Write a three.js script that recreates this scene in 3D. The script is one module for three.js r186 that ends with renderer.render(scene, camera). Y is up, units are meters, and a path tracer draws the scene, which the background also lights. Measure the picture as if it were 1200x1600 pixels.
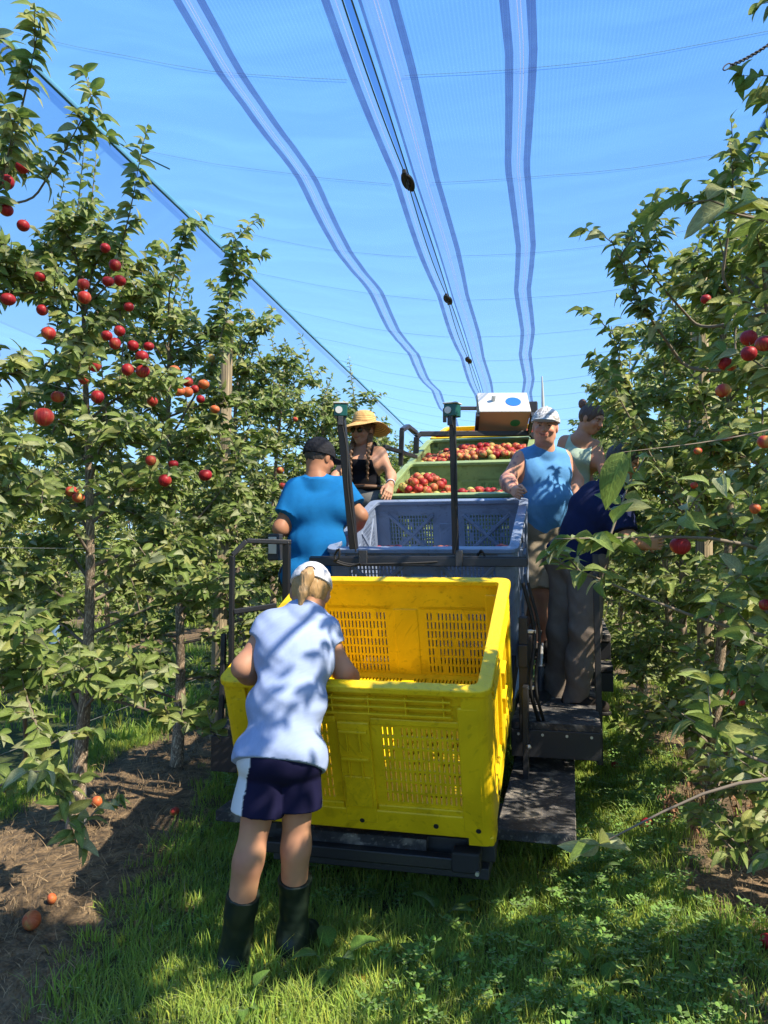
import * as THREE from 'three';
import { RoundedBoxGeometry } from 'three/addons/geometries/RoundedBoxGeometry.js';
import { mergeGeometries } from 'three/addons/utils/BufferGeometryUtils.js';
import { ImprovedNoise } from 'three/addons/math/ImprovedNoise.js';

// ---------------------------------------------------------------- camera, sky, sun, exposure
const scene = new THREE.Scene();
const camera = new THREE.PerspectiveCamera(66.95, 3 / 4, 0.05, 800);
camera.position.set(0, 1.6, 0);
camera.rotation.order = 'YXZ';
camera.rotation.y = 0.19;
camera.rotation.x = 0.0496;
scene.add(camera);
camera.updateMatrixWorld(true);

const renderer = new THREE.WebGLRenderer({ antialias: true });
renderer.setSize(768, 1024);
renderer.toneMapping = THREE.LinearToneMapping;
renderer.toneMappingExposure = 2.5;
renderer.shadowMap.enabled = true;

const SUN = new THREE.Vector3(0.70, 0.84, 0.26).normalize();
const SUN_I = 5;
{
  const w = 512, h = 256, d = new Float32Array(w * h * 4), v = new THREE.Vector3();
  for (let j = 0; j < h; j++) for (let i = 0; i < w; i++) {
    const el = ((j + 0.5) / h - 0.5) * Math.PI, az = ((i + 0.5) / w - 0.5) * 2 * Math.PI;
    v.set(Math.cos(el) * Math.cos(az), Math.sin(el), Math.cos(el) * Math.sin(az));
    const up = Math.max(v.y, 0), t = Math.pow(1 - up, 3.8);
    let r = 0.022 + 0.30 * t, g = 0.098 + 0.44 * t, b = 0.335 + 0.42 * t;
    const c = Math.max(0, v.dot(SUN)), glow = 0.22 * Math.pow(c, 5) + 0.6 * Math.pow(c, 60);
    r += glow; g += glow * 0.95; b += glow * 0.8;
    if (v.y < 0) { const k = Math.max(0, 1 + v.y * 6); r = 0.10 + (r - 0.10) * k; g = 0.10 + (g - 0.10) * k; b = 0.06 + (b - 0.06) * k; }
    const o = (j * w + i) * 4; d[o] = r; d[o + 1] = g; d[o + 2] = b; d[o + 3] = 1;
  }
  const sky = new THREE.DataTexture(d, w, h, THREE.RGBAFormat, THREE.FloatType);
  sky.mapping = THREE.EquirectangularReflectionMapping;
  sky.magFilter = THREE.LinearFilter; sky.minFilter = THREE.LinearFilter;
  sky.needsUpdate = true;
  scene.background = sky; scene.environment = sky;
}
const sun = new THREE.DirectionalLight(0xfff1dc, SUN_I);
sun.position.copy(SUN).multiplyScalar(40).add(new THREE.Vector3(-0.7, 0, -6));
sun.target.position.set(-0.7, 0, -6);
sun.castShadow = true;
sun.shadow.mapSize.set(4096, 4096);
Object.assign(sun.shadow.camera, { left: -16, right: 16, top: 16, bottom: -16, near: 1, far: 90 });
sun.shadow.bias = -0.0006;
scene.add(sun, sun.target);

// ---------------------------------------------------------------- helpers
function rngOf(seed) { let a = seed >>> 0; return () => { a = (a + 0x6D2B79F5) | 0; let t = Math.imul(a ^ (a >>> 15), 1 | a); t = (t + Math.imul(t ^ (t >>> 7), 61 | t)) ^ t; return ((t ^ (t >>> 14)) >>> 0) / 4294967296; }; }
const noise3 = (() => { const n = new ImprovedNoise(); return (x, y, z) => n.noise(x + 100.31, y + 57.7, z + 33.9); })();
const fbm = (x, y, z, o = 4) => { let s = 0, a = 0.5; for (let i = 0; i < o; i++) { s += a * noise3(x, y, z); x *= 2.03; y *= 2.03; z *= 2.03; a *= 0.5; } return s; };
const V = (x, y, z) => (Array.isArray(x) ? new THREE.Vector3(x[0], x[1], x[2]) : new THREE.Vector3(x, y, z));
const lerp = (a, b, t) => a + (b - a) * t, clamp = (x, a = 0, b = 1) => Math.min(b, Math.max(a, x));
const smooth = (a, b, x) => { const t = clamp((x - a) / (b - a)); return t * t * (3 - 2 * t); };
const used = new Map();
function numbered(name) { const n = used.get(name) || 0; used.set(name, n + 1); return n ? `${name}_${String(n).padStart(3, '0')}` : name; }
function shade(o) { o.castShadow = true; o.receiveShadow = true; return o; }
function tag(o, label, category, group, kind) {
  if (label) o.userData.label = label;
  if (category) o.userData.category = category;
  if (group) o.userData.group = group;
  if (kind) o.userData.kind = kind;
  return o;
}
function thing(name, label, category, pos = [0, 0, 0], turn = 0, group) {
  const o = new THREE.Group(); o.name = numbered(name); scene.add(o);
  o.position.set(...pos); o.rotation.y = turn;
  return tag(o, label, category, group);
}
function obj(name, geo, mat, parent = scene) {
  const o = shade(new THREE.Mesh(Array.isArray(geo) ? merge(geo) : geo, mat)); o.name = numbered(name); parent.add(o); return o;
}
function merge(list) {
  const flat = list.map((g) => {
    const q = g.index ? g.toNonIndexed() : g.clone();
    for (const k of Object.keys(q.attributes)) if (!['position', 'normal', 'uv'].includes(k)) q.deleteAttribute(k);
    if (!q.attributes.normal) q.computeVertexNormals();
    if (!q.attributes.uv) q.setAttribute('uv', new THREE.BufferAttribute(new Float32Array(q.attributes.position.count * 2), 2));
    q.morphAttributes = {}; q.clearGroups();
    return q;
  });
  return mergeGeometries(flat);
}
// texture coordinates in metres by the dominant axis of each normal
function metreUV(geo, s = 1) {
  const g = geo.index ? geo.toNonIndexed() : geo, p = g.attributes.position, n = g.attributes.normal, uv = new Float32Array(p.count * 2);
  for (let i = 0; i < p.count; i += 3) {
    let x = 0, y = 0, z = 0;
    for (let k = 0; k < 3; k++) { x += Math.abs(n.getX(i + k)); y += Math.abs(n.getY(i + k)); z += Math.abs(n.getZ(i + k)); }
    for (let k = 0; k < 3; k++) {
      const a = p.getX(i + k), b = p.getY(i + k), c = p.getZ(i + k);
      const [u, v] = x >= y && x >= z ? [c, b] : y >= z ? [a, c] : [a, b];
      uv[(i + k) * 2] = u * s; uv[(i + k) * 2 + 1] = v * s;
    }
  }
  g.setAttribute('uv', new THREE.BufferAttribute(uv, 2)); return g;
}
function box(w, h, d, x = 0, y = 0, z = 0, r = 0.004) {
  const g = r > 0 ? new RoundedBoxGeometry(w, h, d, 2, Math.min(r, w / 2.1, h / 2.1, d / 2.1)) : new THREE.BoxGeometry(w, h, d);
  return g.translate(x, y, z);
}
// square bar from a to b
function bar(a, b, w, h = w, r = 0.004) {
  a = V(a); b = V(b); const d = b.clone().sub(a), L = d.length();
  const g = box(w, h, L, 0, 0, 0, r), z = d.normalize(), up = Math.abs(z.y) > 0.95 ? V(0, 0, 1) : V(0, 1, 0);
  const x = up.clone().cross(z).normalize(), y = z.clone().cross(x);
  return g.applyMatrix4(new THREE.Matrix4().makeBasis(x, y, z).setPosition(a.add(b).multiplyScalar(0.5)));
}
// tube through points with a radius at each
function tube(pts, radii, sides = 6, capEnds = true) {
  const n = pts.length, pos = [], nor = [], uv = [], idx = [];
  let ref = V(0.31, 0.2, 0.93), run = 0;
  for (let i = 0; i < n; i++) {
    const t = pts[Math.min(i + 1, n - 1)].clone().sub(pts[Math.max(i - 1, 0)]).normalize();
    const u = ref.clone().addScaledVector(t, -ref.dot(t)).normalize(), v = t.clone().cross(u);
    ref = u.lengthSq() > 0.1 ? u : ref;
    if (i) run += pts[i].distanceTo(pts[i - 1]);
    const r = Array.isArray(radii) ? radii[i] : radii;
    for (let k = 0; k <= sides; k++) {
      const a = (k / sides) * Math.PI * 2, c = Math.cos(a), s = Math.sin(a);
      const d = u.clone().multiplyScalar(c).addScaledVector(v, s);
      pos.push(pts[i].x + d.x * r, pts[i].y + d.y * r, pts[i].z + d.z * r); nor.push(d.x, d.y, d.z); uv.push(k / sides, run);
    }
  }
  for (let i = 0; i < n - 1; i++) for (let k = 0; k < sides; k++) { const a = i * (sides + 1) + k, b = a + sides + 1; idx.push(a, a + 1, b, b, a + 1, b + 1); }
  if (capEnds) for (const e of [0, n - 1]) { const c = pos.length / 3, t = pts[e].clone().sub(pts[e ? n - 2 : 1]).normalize(); pos.push(pts[e].x, pts[e].y, pts[e].z); nor.push(t.x, t.y, t.z); uv.push(0.5, 0.5);
    for (let k = 0; k < sides; k++) { const a = e * (sides + 1) + k; e ? idx.push(a, a + 1, c) : idx.push(a + 1, a, c); } }
  const g = new THREE.BufferGeometry();
  g.setAttribute('position', new THREE.Float32BufferAttribute(pos, 3)); g.setAttribute('normal', new THREE.Float32BufferAttribute(nor, 3)); g.setAttribute('uv', new THREE.Float32BufferAttribute(uv, 2)); g.setIndex(idx);
  return g;
}
const curve = (pts, n) => new THREE.CatmullRomCurve3(pts.map((p) => V(p))).getPoints(n);

// ---------------------------------------------------------------- textures and materials
function tex(w, h, fn, srgb = true, rx = 1, ry = 1) {
  const d = new Uint8Array(w * h * 4);
  for (let j = 0; j < h; j++) for (let i = 0; i < w; i++) { const c = fn(i / w, j / h, i, j), o = (j * w + i) * 4; d[o] = clamp(c[0]) * 255; d[o + 1] = clamp(c[1]) * 255; d[o + 2] = clamp(c[2]) * 255; d[o + 3] = c.length > 3 ? clamp(c[3]) * 255 : 255; }
  const t = new THREE.DataTexture(d, w, h);
  t.wrapS = t.wrapT = THREE.RepeatWrapping; t.magFilter = THREE.LinearFilter; t.minFilter = THREE.LinearMipmapLinearFilter; t.generateMipmaps = true;
  if (srgb) t.colorSpace = THREE.SRGBColorSpace;
  t.repeat.set(rx, ry); t.needsUpdate = true; return t;
}
// noise that tiles over the unit square
const tnoise = (u, v, f, s = 0, o = 4) => { const a = u * 2 * Math.PI, b = v * 2 * Math.PI, k = f / (2 * Math.PI); return fbm(Math.cos(a) * k + s, Math.sin(a) * k + Math.cos(b) * k * 0.73 + s * 1.7, Math.sin(b) * k - s + Math.cos(b) * k * 0.4, o); };
const std = (o) => new THREE.MeshStandardMaterial(o), phys = (o) => new THREE.MeshPhysicalMaterial(o);
const C = (r, g, b) => new THREE.Color().setRGB(r, g, b);

const fineBump = tex(256, 256, (u, v) => { const k = 0.5 + tnoise(u, v, 40, 3, 3) * 0.8; return [k, k, k]; }, false, 3, 3);
const plasticMap = (lo, seed) => tex(512, 512, (u, v) => {
  const grime = smooth(0.10, 0.30, tnoise(u, v, 9, seed, 5)) * 0.22 + smooth(0.2, 0.34, tnoise(u, v, 34, seed + 4, 3)) * 0.25;
  const scuff = smooth(0.2, 0.27, tnoise(u * 1, v, 60, seed + 9, 2)) * 0.25, m = 0.96 + tnoise(u, v, 5, seed + 2, 3) * 0.16;
  return [lerp(m, lo[0], grime) + scuff * 0.1, lerp(m, lo[1], grime) + scuff * 0.1, lerp(m, lo[2], grime) + scuff * 0.12];
}, true, 1.1, 1.1);
const yellowMap = plasticMap([0.62, 0.60, 0.55], 1.3), greyMap = plasticMap([0.62, 0.6, 0.55], 5.1);
const plastic = (c, map, r = 0.42) => phys({ color: c, map, roughness: r, bumpMap: fineBump, bumpScale: 0.0006, specularIntensity: 0.8 });
const M = {
  yellow: plastic(C(0.82, 0.555, 0.007), yellowMap),
  yellowOld: plastic(C(0.66, 0.47, 0.015), yellowMap, 0.55),
  grey: plastic(C(0.22, 0.28, 0.40), greyMap),
  green: plastic(C(0.29, 0.39, 0.16), greyMap),
  hole: std({ color: C(0.01, 0.01, 0.01), roughness: 0.9 }),
  black: phys({ color: C(0.018, 0.019, 0.022), roughness: 0.42, bumpMap: fineBump, bumpScale: 0.0006 }),
  darkSteel: std({ color: C(0.03, 0.032, 0.035), roughness: 0.5, bumpMap: fineBump, bumpScale: 0.001 }),
  bolt: std({ color: C(0.6, 0.6, 0.58), roughness: 0.35, metalness: 0.8 }),
  white: std({ color: C(0.55, 0.56, 0.54), roughness: 0.5 }),
  brownBoard: std({ color: C(0.40, 0.29, 0.19), roughness: 0.75 }),
  blueDisc: std({ color: C(0.008, 0.13, 0.52), roughness: 0.5 }),
  teal: std({ color: C(0.008, 0.085, 0.07), roughness: 0.35 }),
  rubber: std({ color: C(0.012, 0.012, 0.012), roughness: 0.7 }),
};
M.deck = std({ roughness: 0.85, color: C(1, 1, 1), bumpMap: fineBump, bumpScale: 0.003, map: tex(512, 512, (u, v) => {
  const k = 0.20 + tnoise(u, v, 14, 2, 5) * 0.12, dust = smooth(0.0, 0.3, tnoise(u, v, 7, 8, 5)) * 0.30 + smooth(0.14, 0.25, tnoise(u, v, 50, 6, 2)) * 0.15;
  return [k + dust * 0.95, k + dust * 0.88, k * 1.02 + dust * 0.75];
}, true, 1.2, 1.2) });
M.wood = std({ roughness: 0.85, color: C(0.9, 0.9, 0.9), bumpMap: tex(128, 256, (u, v) => { const k = 0.5 + fbm(Math.cos(u * 6.28) * 5, Math.sin(u * 6.28) * 5, v * 1.4, 4); return [k, k, k]; }, false), bumpScale: 0.006, map: tex(256, 512, (u, v) => {
  const g = fbm(Math.cos(u * 6.283) * 6, Math.sin(u * 6.283) * 6, v * 2, 5), crack = smooth(0.18, 0.24, fbm(Math.cos(u * 6.283) * 9 + 7, Math.sin(u * 6.283) * 9, v * 1.1, 3)), b = 0.62 + g * 0.35 - crack * 0.3;
  return [b, b * 0.9, b * 0.72];
}) });
M.bark = std({ roughness: 0.9, color: C(0.9, 0.9, 0.9), bumpMap: fineBump, bumpScale: 0.006, map: tex(256, 256, (u, v) => {
  const k = 0.60 + tnoise(u, v, 12, 2, 5) * 0.45, li = smooth(0.12, 0.26, tnoise(u, v, 20, 5, 3)) * 0.35;
  return [k * 0.98 + li, k * 0.86 + li, k * 0.72 + li * 0.9];
}, true, 2, 3) });
M.twig = std({ roughness: 0.8, color: C(0.13, 0.095, 0.06) });

// ---------------------------------------------------------------- setting: ground
const ROW_L = -2.57, ROW_R = 1.15, PITCH = 3.72;
function rowDist(x) { let d = 9; for (const r of [ROW_L - 2 * PITCH, ROW_L - PITCH, ROW_L, ROW_R, ROW_R + PITCH, ROW_R + 2 * PITCH]) d = Math.min(d, Math.abs(x - r)); return d; }
const groundY = (x, z) => 0.05 * fbm(x * 0.7, 0.3, z * 0.7, 3) + 0.018 * fbm(x * 4, 1.7, z * 4, 2) + 0.05 * (1 - smooth(0.2, 1.0, rowDist(x))) - 0.01;
// how bare the soil is, 0 grass to 1 soil
function bare(x, z) {
  const left = x < -0.9, near = smooth(-4.6, -2.2, z), edge = left ? 0.62 + 0.48 * near : 0.34 + 0.16 * near, n = fbm(x * 1.6, 9.1, z * 1.6, 4) * (left ? 0.5 : 0.65) + fbm(x * 7, 2.2, z * 7, 2) * 0.25;
  return 1 - smooth(edge - 0.28, edge + 0.14, rowDist(x) + n);
}
{
  const line = (a, b, near, n) => { const o = []; for (let i = 0; i <= n; i++) { const t = (i / n) * 2 - 1; o.push((a + b) / 2 * 0 + near + Math.sign(t) * (Math.abs(t) * 7 + Math.pow(Math.abs(t), 9) * (Math.sign(t) < 0 ? -a : b))); } return o; };
  const xs = line(-220, 220, -0.7, 170), zs = line(-420, 60, -5, 190);
  const pos = [], col = [], uv = [], idx = [];
  for (const z of zs) for (const x of xs) {
    const near = smooth(14, 9, Math.hypot(x + 0.7, z + 5)); pos.push(x, groundY(x, z) * near, z); uv.push(x, z);
    const b = bare(x, z), n = 0.8 + 0.5 * fbm(x * 3, 5, z * 3, 3);
    col.push(lerp(0.07, 0.26, b) * n, lerp(0.11, 0.19, b) * n, lerp(0.02, 0.115, b) * n);
  }
  const w = xs.length;
  for (let j = 0; j < zs.length - 1; j++) for (let i = 0; i < w - 1; i++) { const a = j * w + i; idx.push(a, a + w, a + 1, a + 1, a + w, a + w + 1); }
  const g = new THREE.BufferGeometry();
  g.setAttribute('position', new THREE.Float32BufferAttribute(pos, 3)); g.setAttribute('color', new THREE.Float32BufferAttribute(col, 3)); g.setAttribute('uv', new THREE.Float32BufferAttribute(uv, 2));
  g.setIndex(idx); g.computeVertexNormals();
  const gm = tex(512, 512, (u, v) => { const k = 0.8 + tnoise(u, v, 16, 1, 5) * 0.5 + tnoise(u, v, 90, 3, 2) * 0.4; return [k, k * 0.97, k * 0.92]; }, true, 0.9, 0.9);
  const gb = tex(512, 512, (u, v) => { const k = 0.5 + tnoise(u, v, 24, 7, 5) * 0.9; return [k, k, k]; }, false, 0.9, 0.9);
  const m = std({ vertexColors: true, map: gm, roughness: 0.95, bumpMap: gb, bumpScale: 0.03 });
  tag(obj('ground', g, m), null, null, null, 'structure');
}
// copies of one small geometry strewn over the ground
function strew(name, geo, mat, count, seed, place, label, category, tint) {
  const r = rngOf(seed), ms = [], cs = [], q = new THREE.Quaternion(), e = new THREE.Euler(), p = V(0, 0, 0), s = V(1, 1, 1);
  for (let i = 0; i < count; i++) {
    const o = place(r); if (!o) continue;
    p.set(o.x, groundY(o.x, o.z) + (o.y || 0), o.z); e.set(o.tx || 0, r() * 6.283, o.tz || 0); q.setFromEuler(e); s.set(o.s, o.s * (o.h || 1), o.s);
    ms.push(new THREE.Matrix4().compose(p, q, s)); cs.push(tint(r, o));
  }
  const im = new THREE.InstancedMesh(geo, mat, ms.length);
  ms.forEach((m, i) => { im.setMatrixAt(i, m); im.setColorAt(i, cs[i]); });
  im.name = numbered(name); shade(im); scene.add(im); return tag(im, label, category, null, 'stuff');
}
function bladeGeo(n, H, spread, w, seed) {
  const r = rngOf(seed), pos = [], idx = [];
  for (let i = 0; i < n; i++) {
    const a = r() * 6.283, lean = (0.15 + r() * 0.75) * H, h = H * (0.55 + r() * 0.6), x0 = (r() - 0.5) * spread, z0 = (r() - 0.5) * spread, ca = Math.cos(a), sa = Math.sin(a), ww = w * (0.7 + r() * 0.6);
    const st = pos.length / 3, steps = 3;
    for (let k = 0; k <= steps; k++) {
      const t = k / steps, d = lean * t * t, y = h * t * (1 - 0.22 * t * (lean / H)), hw = ww * (1 - t * t * 0.95) / 2;
      pos.push(x0 + ca * d - sa * hw, y, z0 + sa * d + ca * hw, x0 + ca * d + sa * hw, y, z0 + sa * d - ca * hw);
      if (k) { const b = st + (k - 1) * 2; idx.push(b, b + 1, b + 2, b + 2, b + 1, b + 3); }
    }
  }
  const g = new THREE.BufferGeometry(); g.setAttribute('position', new THREE.Float32BufferAttribute(pos, 3)); g.setIndex(idx); g.computeVertexNormals(); return g;
}
const grassMat = phys({ color: 0xffffff, roughness: 0.9, side: THREE.DoubleSide, transmission: 0.38, thickness: 0 });
const inAlley = (r, zn, zf, k = 1) => { const z = -(zn + (zf - zn) * Math.pow(r(), k)); return { x: lerp(-3.6, 2.6, r()), z }; };
{
  const tuft = bladeGeo(13, 0.055, 0.07, 0.0044, 5), tall = bladeGeo(9, 0.14, 0.05, 0.0045, 8);
  const tint = (r, o) => { const k = 0.75 + r() * 0.6, y = r() * r(); return C((0.20 + 0.18 * y) * k, (0.345 + 0.03 * y) * k, 0.032 * k); };
  strew('grass', tuft, grassMat, 46000, 11, (r) => {
    const o = inAlley(r, 1.3, 9.5, 1.35), b = bare(o.x, o.z); if (r() < b * 1.06) return null;
    if (r() < 0.3 * smooth(-0.1, 0.25, fbm(o.x * 2, 4, o.z * 2, 2))) return null;
    return { ...o, s: 0.7 + r() * 0.75, h: 0.75 + 0.5 * r(), tx: (r() - 0.5) * 0.4, tz: (r() - 0.5) * 0.4 };
  }, 'short green grass carpeting the alley between the two rows of apple trees', 'grass', tint);
  strew('tall_grass', tall, grassMat, 3600, 12, (r) => { const o = inAlley(r, 1.4, 8, 1.3), b = bare(o.x, o.z); if (r() < b * 1.03 || fbm(o.x * 1.4, 8, o.z * 1.4, 2) < 0.0) return null; return { ...o, s: 0.6 + r() * 0.6, tx: (r() - 0.5) * 0.6, tz: (r() - 0.5) * 0.6 }; },
    'longer seed grass in loose tufts among the short grass of the alley', 'grass', tint);
  // far grass as coarser tufts
  const far = bladeGeo(12, 0.13, 0.22, 0.012, 9);
  strew('distant_grass', far, grassMat, 9000, 13, (r) => { const o = { x: lerp(-14, 9, r()), z: -lerp(6, 28, r()) }; if (r() < bare(o.x, o.z) * 0.9) return null; return { ...o, s: 0.7 + r() * 0.8 }; },
    'grass of the neighbouring alleys seen through the trees', 'grass', tint);
  // clover: three rounded leaflets on thin stalks
  const cp = [], ci = [], rr = rngOf(77);
  for (let c = 0; c < 5; c++) {
    const a0 = rr() * 6.28, rad = 0.012 + rr() * 0.03, cx = Math.cos(a0) * rad, cz = Math.sin(a0) * rad, cy = 0.03 + rr() * 0.045, tl = (rr() - 0.5) * 0.5;
    for (let l = 0; l < 3; l++) {
      const a = a0 + l * 2.094, st = cp.length / 3; cp.push(cx, cy, cz);
      for (let k = 0; k <= 6; k++) { const t = (k / 6 - 0.5) * 2, ang = a + t * 0.62, R = 0.019 * (1 - 0.5 * t * t * t * t - (Math.abs(t) < 0.2 ? 0.1 : 0)); cp.push(cx + Math.cos(ang) * R, cy + 0.006 - t * t * 0.004 + Math.cos(ang) * R * tl, cz + Math.sin(ang) * R); if (k) ci.push(st, st + k + 1, st + k); }
    }
    const st = cp.length / 3; cp.push(cx - 0.0008, cy, cz, cx + 0.0008, cy, cz, cx * 0.3, 0, cz * 0.3); ci.push(st, st + 1, st + 2);
  }
  const cg = new THREE.BufferGeometry(); cg.setAttribute('position', new THREE.Float32BufferAttribute(cp, 3)); cg.setIndex(ci); cg.computeVertexNormals();
  strew('clover', cg, grassMat, 9000, 14, (r) => { const o = inAlley(r, 1.4, 7, 1.3), b = bare(o.x, o.z), right = smooth(-0.9, 0.3, o.x); if (r() < b * 1.08 || r() > 0.12 + right * 0.8 || fbm(o.x * 1.5, 3, o.z * 1.5, 3) < 0.02 - right * 0.2) return null; return { ...o, s: 0.55 + r() * 0.65, h: 0.8 + r() * 0.7 }; },
    'clover patches growing thick in the grass at the right of the alley', 'clover', (r) => { const k = 0.7 + r() * 0.6; return C(0.145 * k, 0.29 * k, 0.035 * k); });
  // dead straw and twigs on the bare strips
  const straw = bladeGeo(6, 0.10, 0.12, 0.003, 21);
  strew('straw_litter', straw, std({ color: 0xffffff, roughness: 0.95, side: THREE.DoubleSide }), 9000, 15, (r) => { const o = inAlley(r, 1.6, 9, 1.2), b = bare(o.x, o.z); if (r() > b * 0.95) return null; return { ...o, y: 0.004, s: 0.5 + r() * 0.9, h: 0.25 + 0.3 * r(), tx: (r() - 0.5) * 1.4, tz: (r() - 0.5) * 1.4 }; },
    'dry straw and dead grass stalks lying on the bare soil under the trees', 'straw', (r) => { const k = 0.5 + r() * 0.8; return C(0.30 * k, 0.215 * k, 0.12 * k); });
}

// ---------------------------------------------------------------- setting: hail nets
// one alley's net hangs from the ridge wires over two rows and meets in a clipped seam over the middle
const SEAM_Y = 3.82, RIDGE_L = 4.15, RIDGE_R = 3.95, SEAM_X = -0.71, CLIP = 2.2, CLIP0 = 0.05;
const clipPhase = (z) => { const t = (-z - CLIP0) / CLIP; return t - Math.floor(t); };
const saw = (z) => { const t = clipPhase(z); return Math.sin(Math.PI * t); };           // 0 at a clip, 1 between clips
const netAlpha = tex(1024, 1024, (u, v, i, j) => {
  const warp = 0.5 + 0.5 * Math.sin(u * 2 * Math.PI * 224), w2 = tnoise(u, v, 5, 2, 2) * 0.5;
  const fold = Math.max(0, tnoise(u + w2 * 0.3, v * 5 + w2, 4, 4, 3)) + Math.max(0, tnoise(u, v * 7 + w2, 3, 8, 3));
  const a = 0.42 + 0.13 * Math.pow(warp, 3) + fold * 0.22 + w2 * 0.06; return [a, a, a];
}, false, 0.25, 0.25);
const netMat = (op, c) => phys({ color: c, roughness: 1, transmission: 0.75, thickness: 0, transparent: true, opacity: op, alphaMap: netAlpha, side: THREE.DoubleSide, specularIntensity: 0.1, depthWrite: false });
const NETM = netMat(0.54, C(0.19, 0.47, 0.80)), NETM2 = netMat(0.30, C(0.25, 0.62, 0.72));
const bandAlpha = tex(512, 512, (u, v) => { const a = 0.84 + 0.18 * tnoise(u, v * 4, 5, 6, 3) + 0.08 * Math.sin(u * 6.283 * 200); return [a, a, a]; }, false, 0.5, 0.5);
const BANDM = phys({ alphaMap: bandAlpha, color: C(0.04, 0.07, 0.26), roughness: 1, transmission: 0.5, thickness: 0, transparent: true, opacity: 0.82, side: THREE.DoubleSide, specularIntensity: 0.1 });
const LIGHTBAND = phys({ alphaMap: bandAlpha, color: C(0.16, 0.27, 0.58), roughness: 1, transmission: 0.6, thickness: 0, transparent: true, opacity: 0.46, side: THREE.DoubleSide, specularIntensity: 0.1 });
const THREADM = phys({ color: C(0.5, 0.6, 0.8), roughness: 1, transmission: 0.5, thickness: 0, side: THREE.DoubleSide });
const CORD = std({ color: C(0.10, 0.20, 0.30), roughness: 0.7 });
// side -1: left half from ridge to seam, +1: right half; s runs 0 at the seam to 1 at the ridge
function netPoint(side, s, z, dx = 0) {
  const rx = side < 0 ? ROW_L : ROW_R + 0.14, ry = side < 0 ? RIDGE_L : RIDGE_R;
  const gap = 0.004 + 0.013 * saw(z) * (side > 0 ? 1.1 : 0.7), kink = 0.03 * (Math.abs(clipPhase(z) - 0.5) * 2 - 0.5) * (side > 0 ? -1 : 1) * smooth(0, 0.16, s);
  const x0 = SEAM_X + side * gap, x = lerp(x0, rx, s) + kink * Math.exp(-Math.pow((s - 0.3) / 0.35, 2)) + dx;
  const sag = -0.06 * Math.sin(Math.PI * s) * (0.6 + 0.4 * saw(z)), fold = Math.sin(Math.PI * clamp(s, 0, 1)) * (0.022 * fbm(x * 1.3, 2.5, z * 3.1, 3) + 0.008 * fbm(x * 2, 8, z * 9, 2));
  return [x, lerp(SEAM_Y - 0.03 * saw(z), ry, s) + sag + fold, z];
}
function sheetGeo(fn, ns, nz) {   // fn(i/ns, j/nz) -> [x, y, z], uv in metres
  const pos = [], uv = [], idx = [];
  for (let j = 0; j <= nz; j++) for (let i = 0; i <= ns; i++) { const p = fn(i / ns, j / nz); pos.push(...p); uv.push(p[0], p[2]); }
  for (let j = 0; j < nz; j++) for (let i = 0; i < ns; i++) { const a = j * (ns + 1) + i, b = a + ns + 1; idx.push(a, b, a + 1, a + 1, b, b + 1); }
  const g = new THREE.BufferGeometry(); g.setAttribute('position', new THREE.Float32BufferAttribute(pos, 3)); g.setAttribute('uv', new THREE.Float32BufferAttribute(uv, 2)); g.setIndex(idx); g.computeVertexNormals(); return g;
}
const zAt = (t) => 2.2 - (t * 34 + Math.pow(t, 4) * 40);
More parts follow.
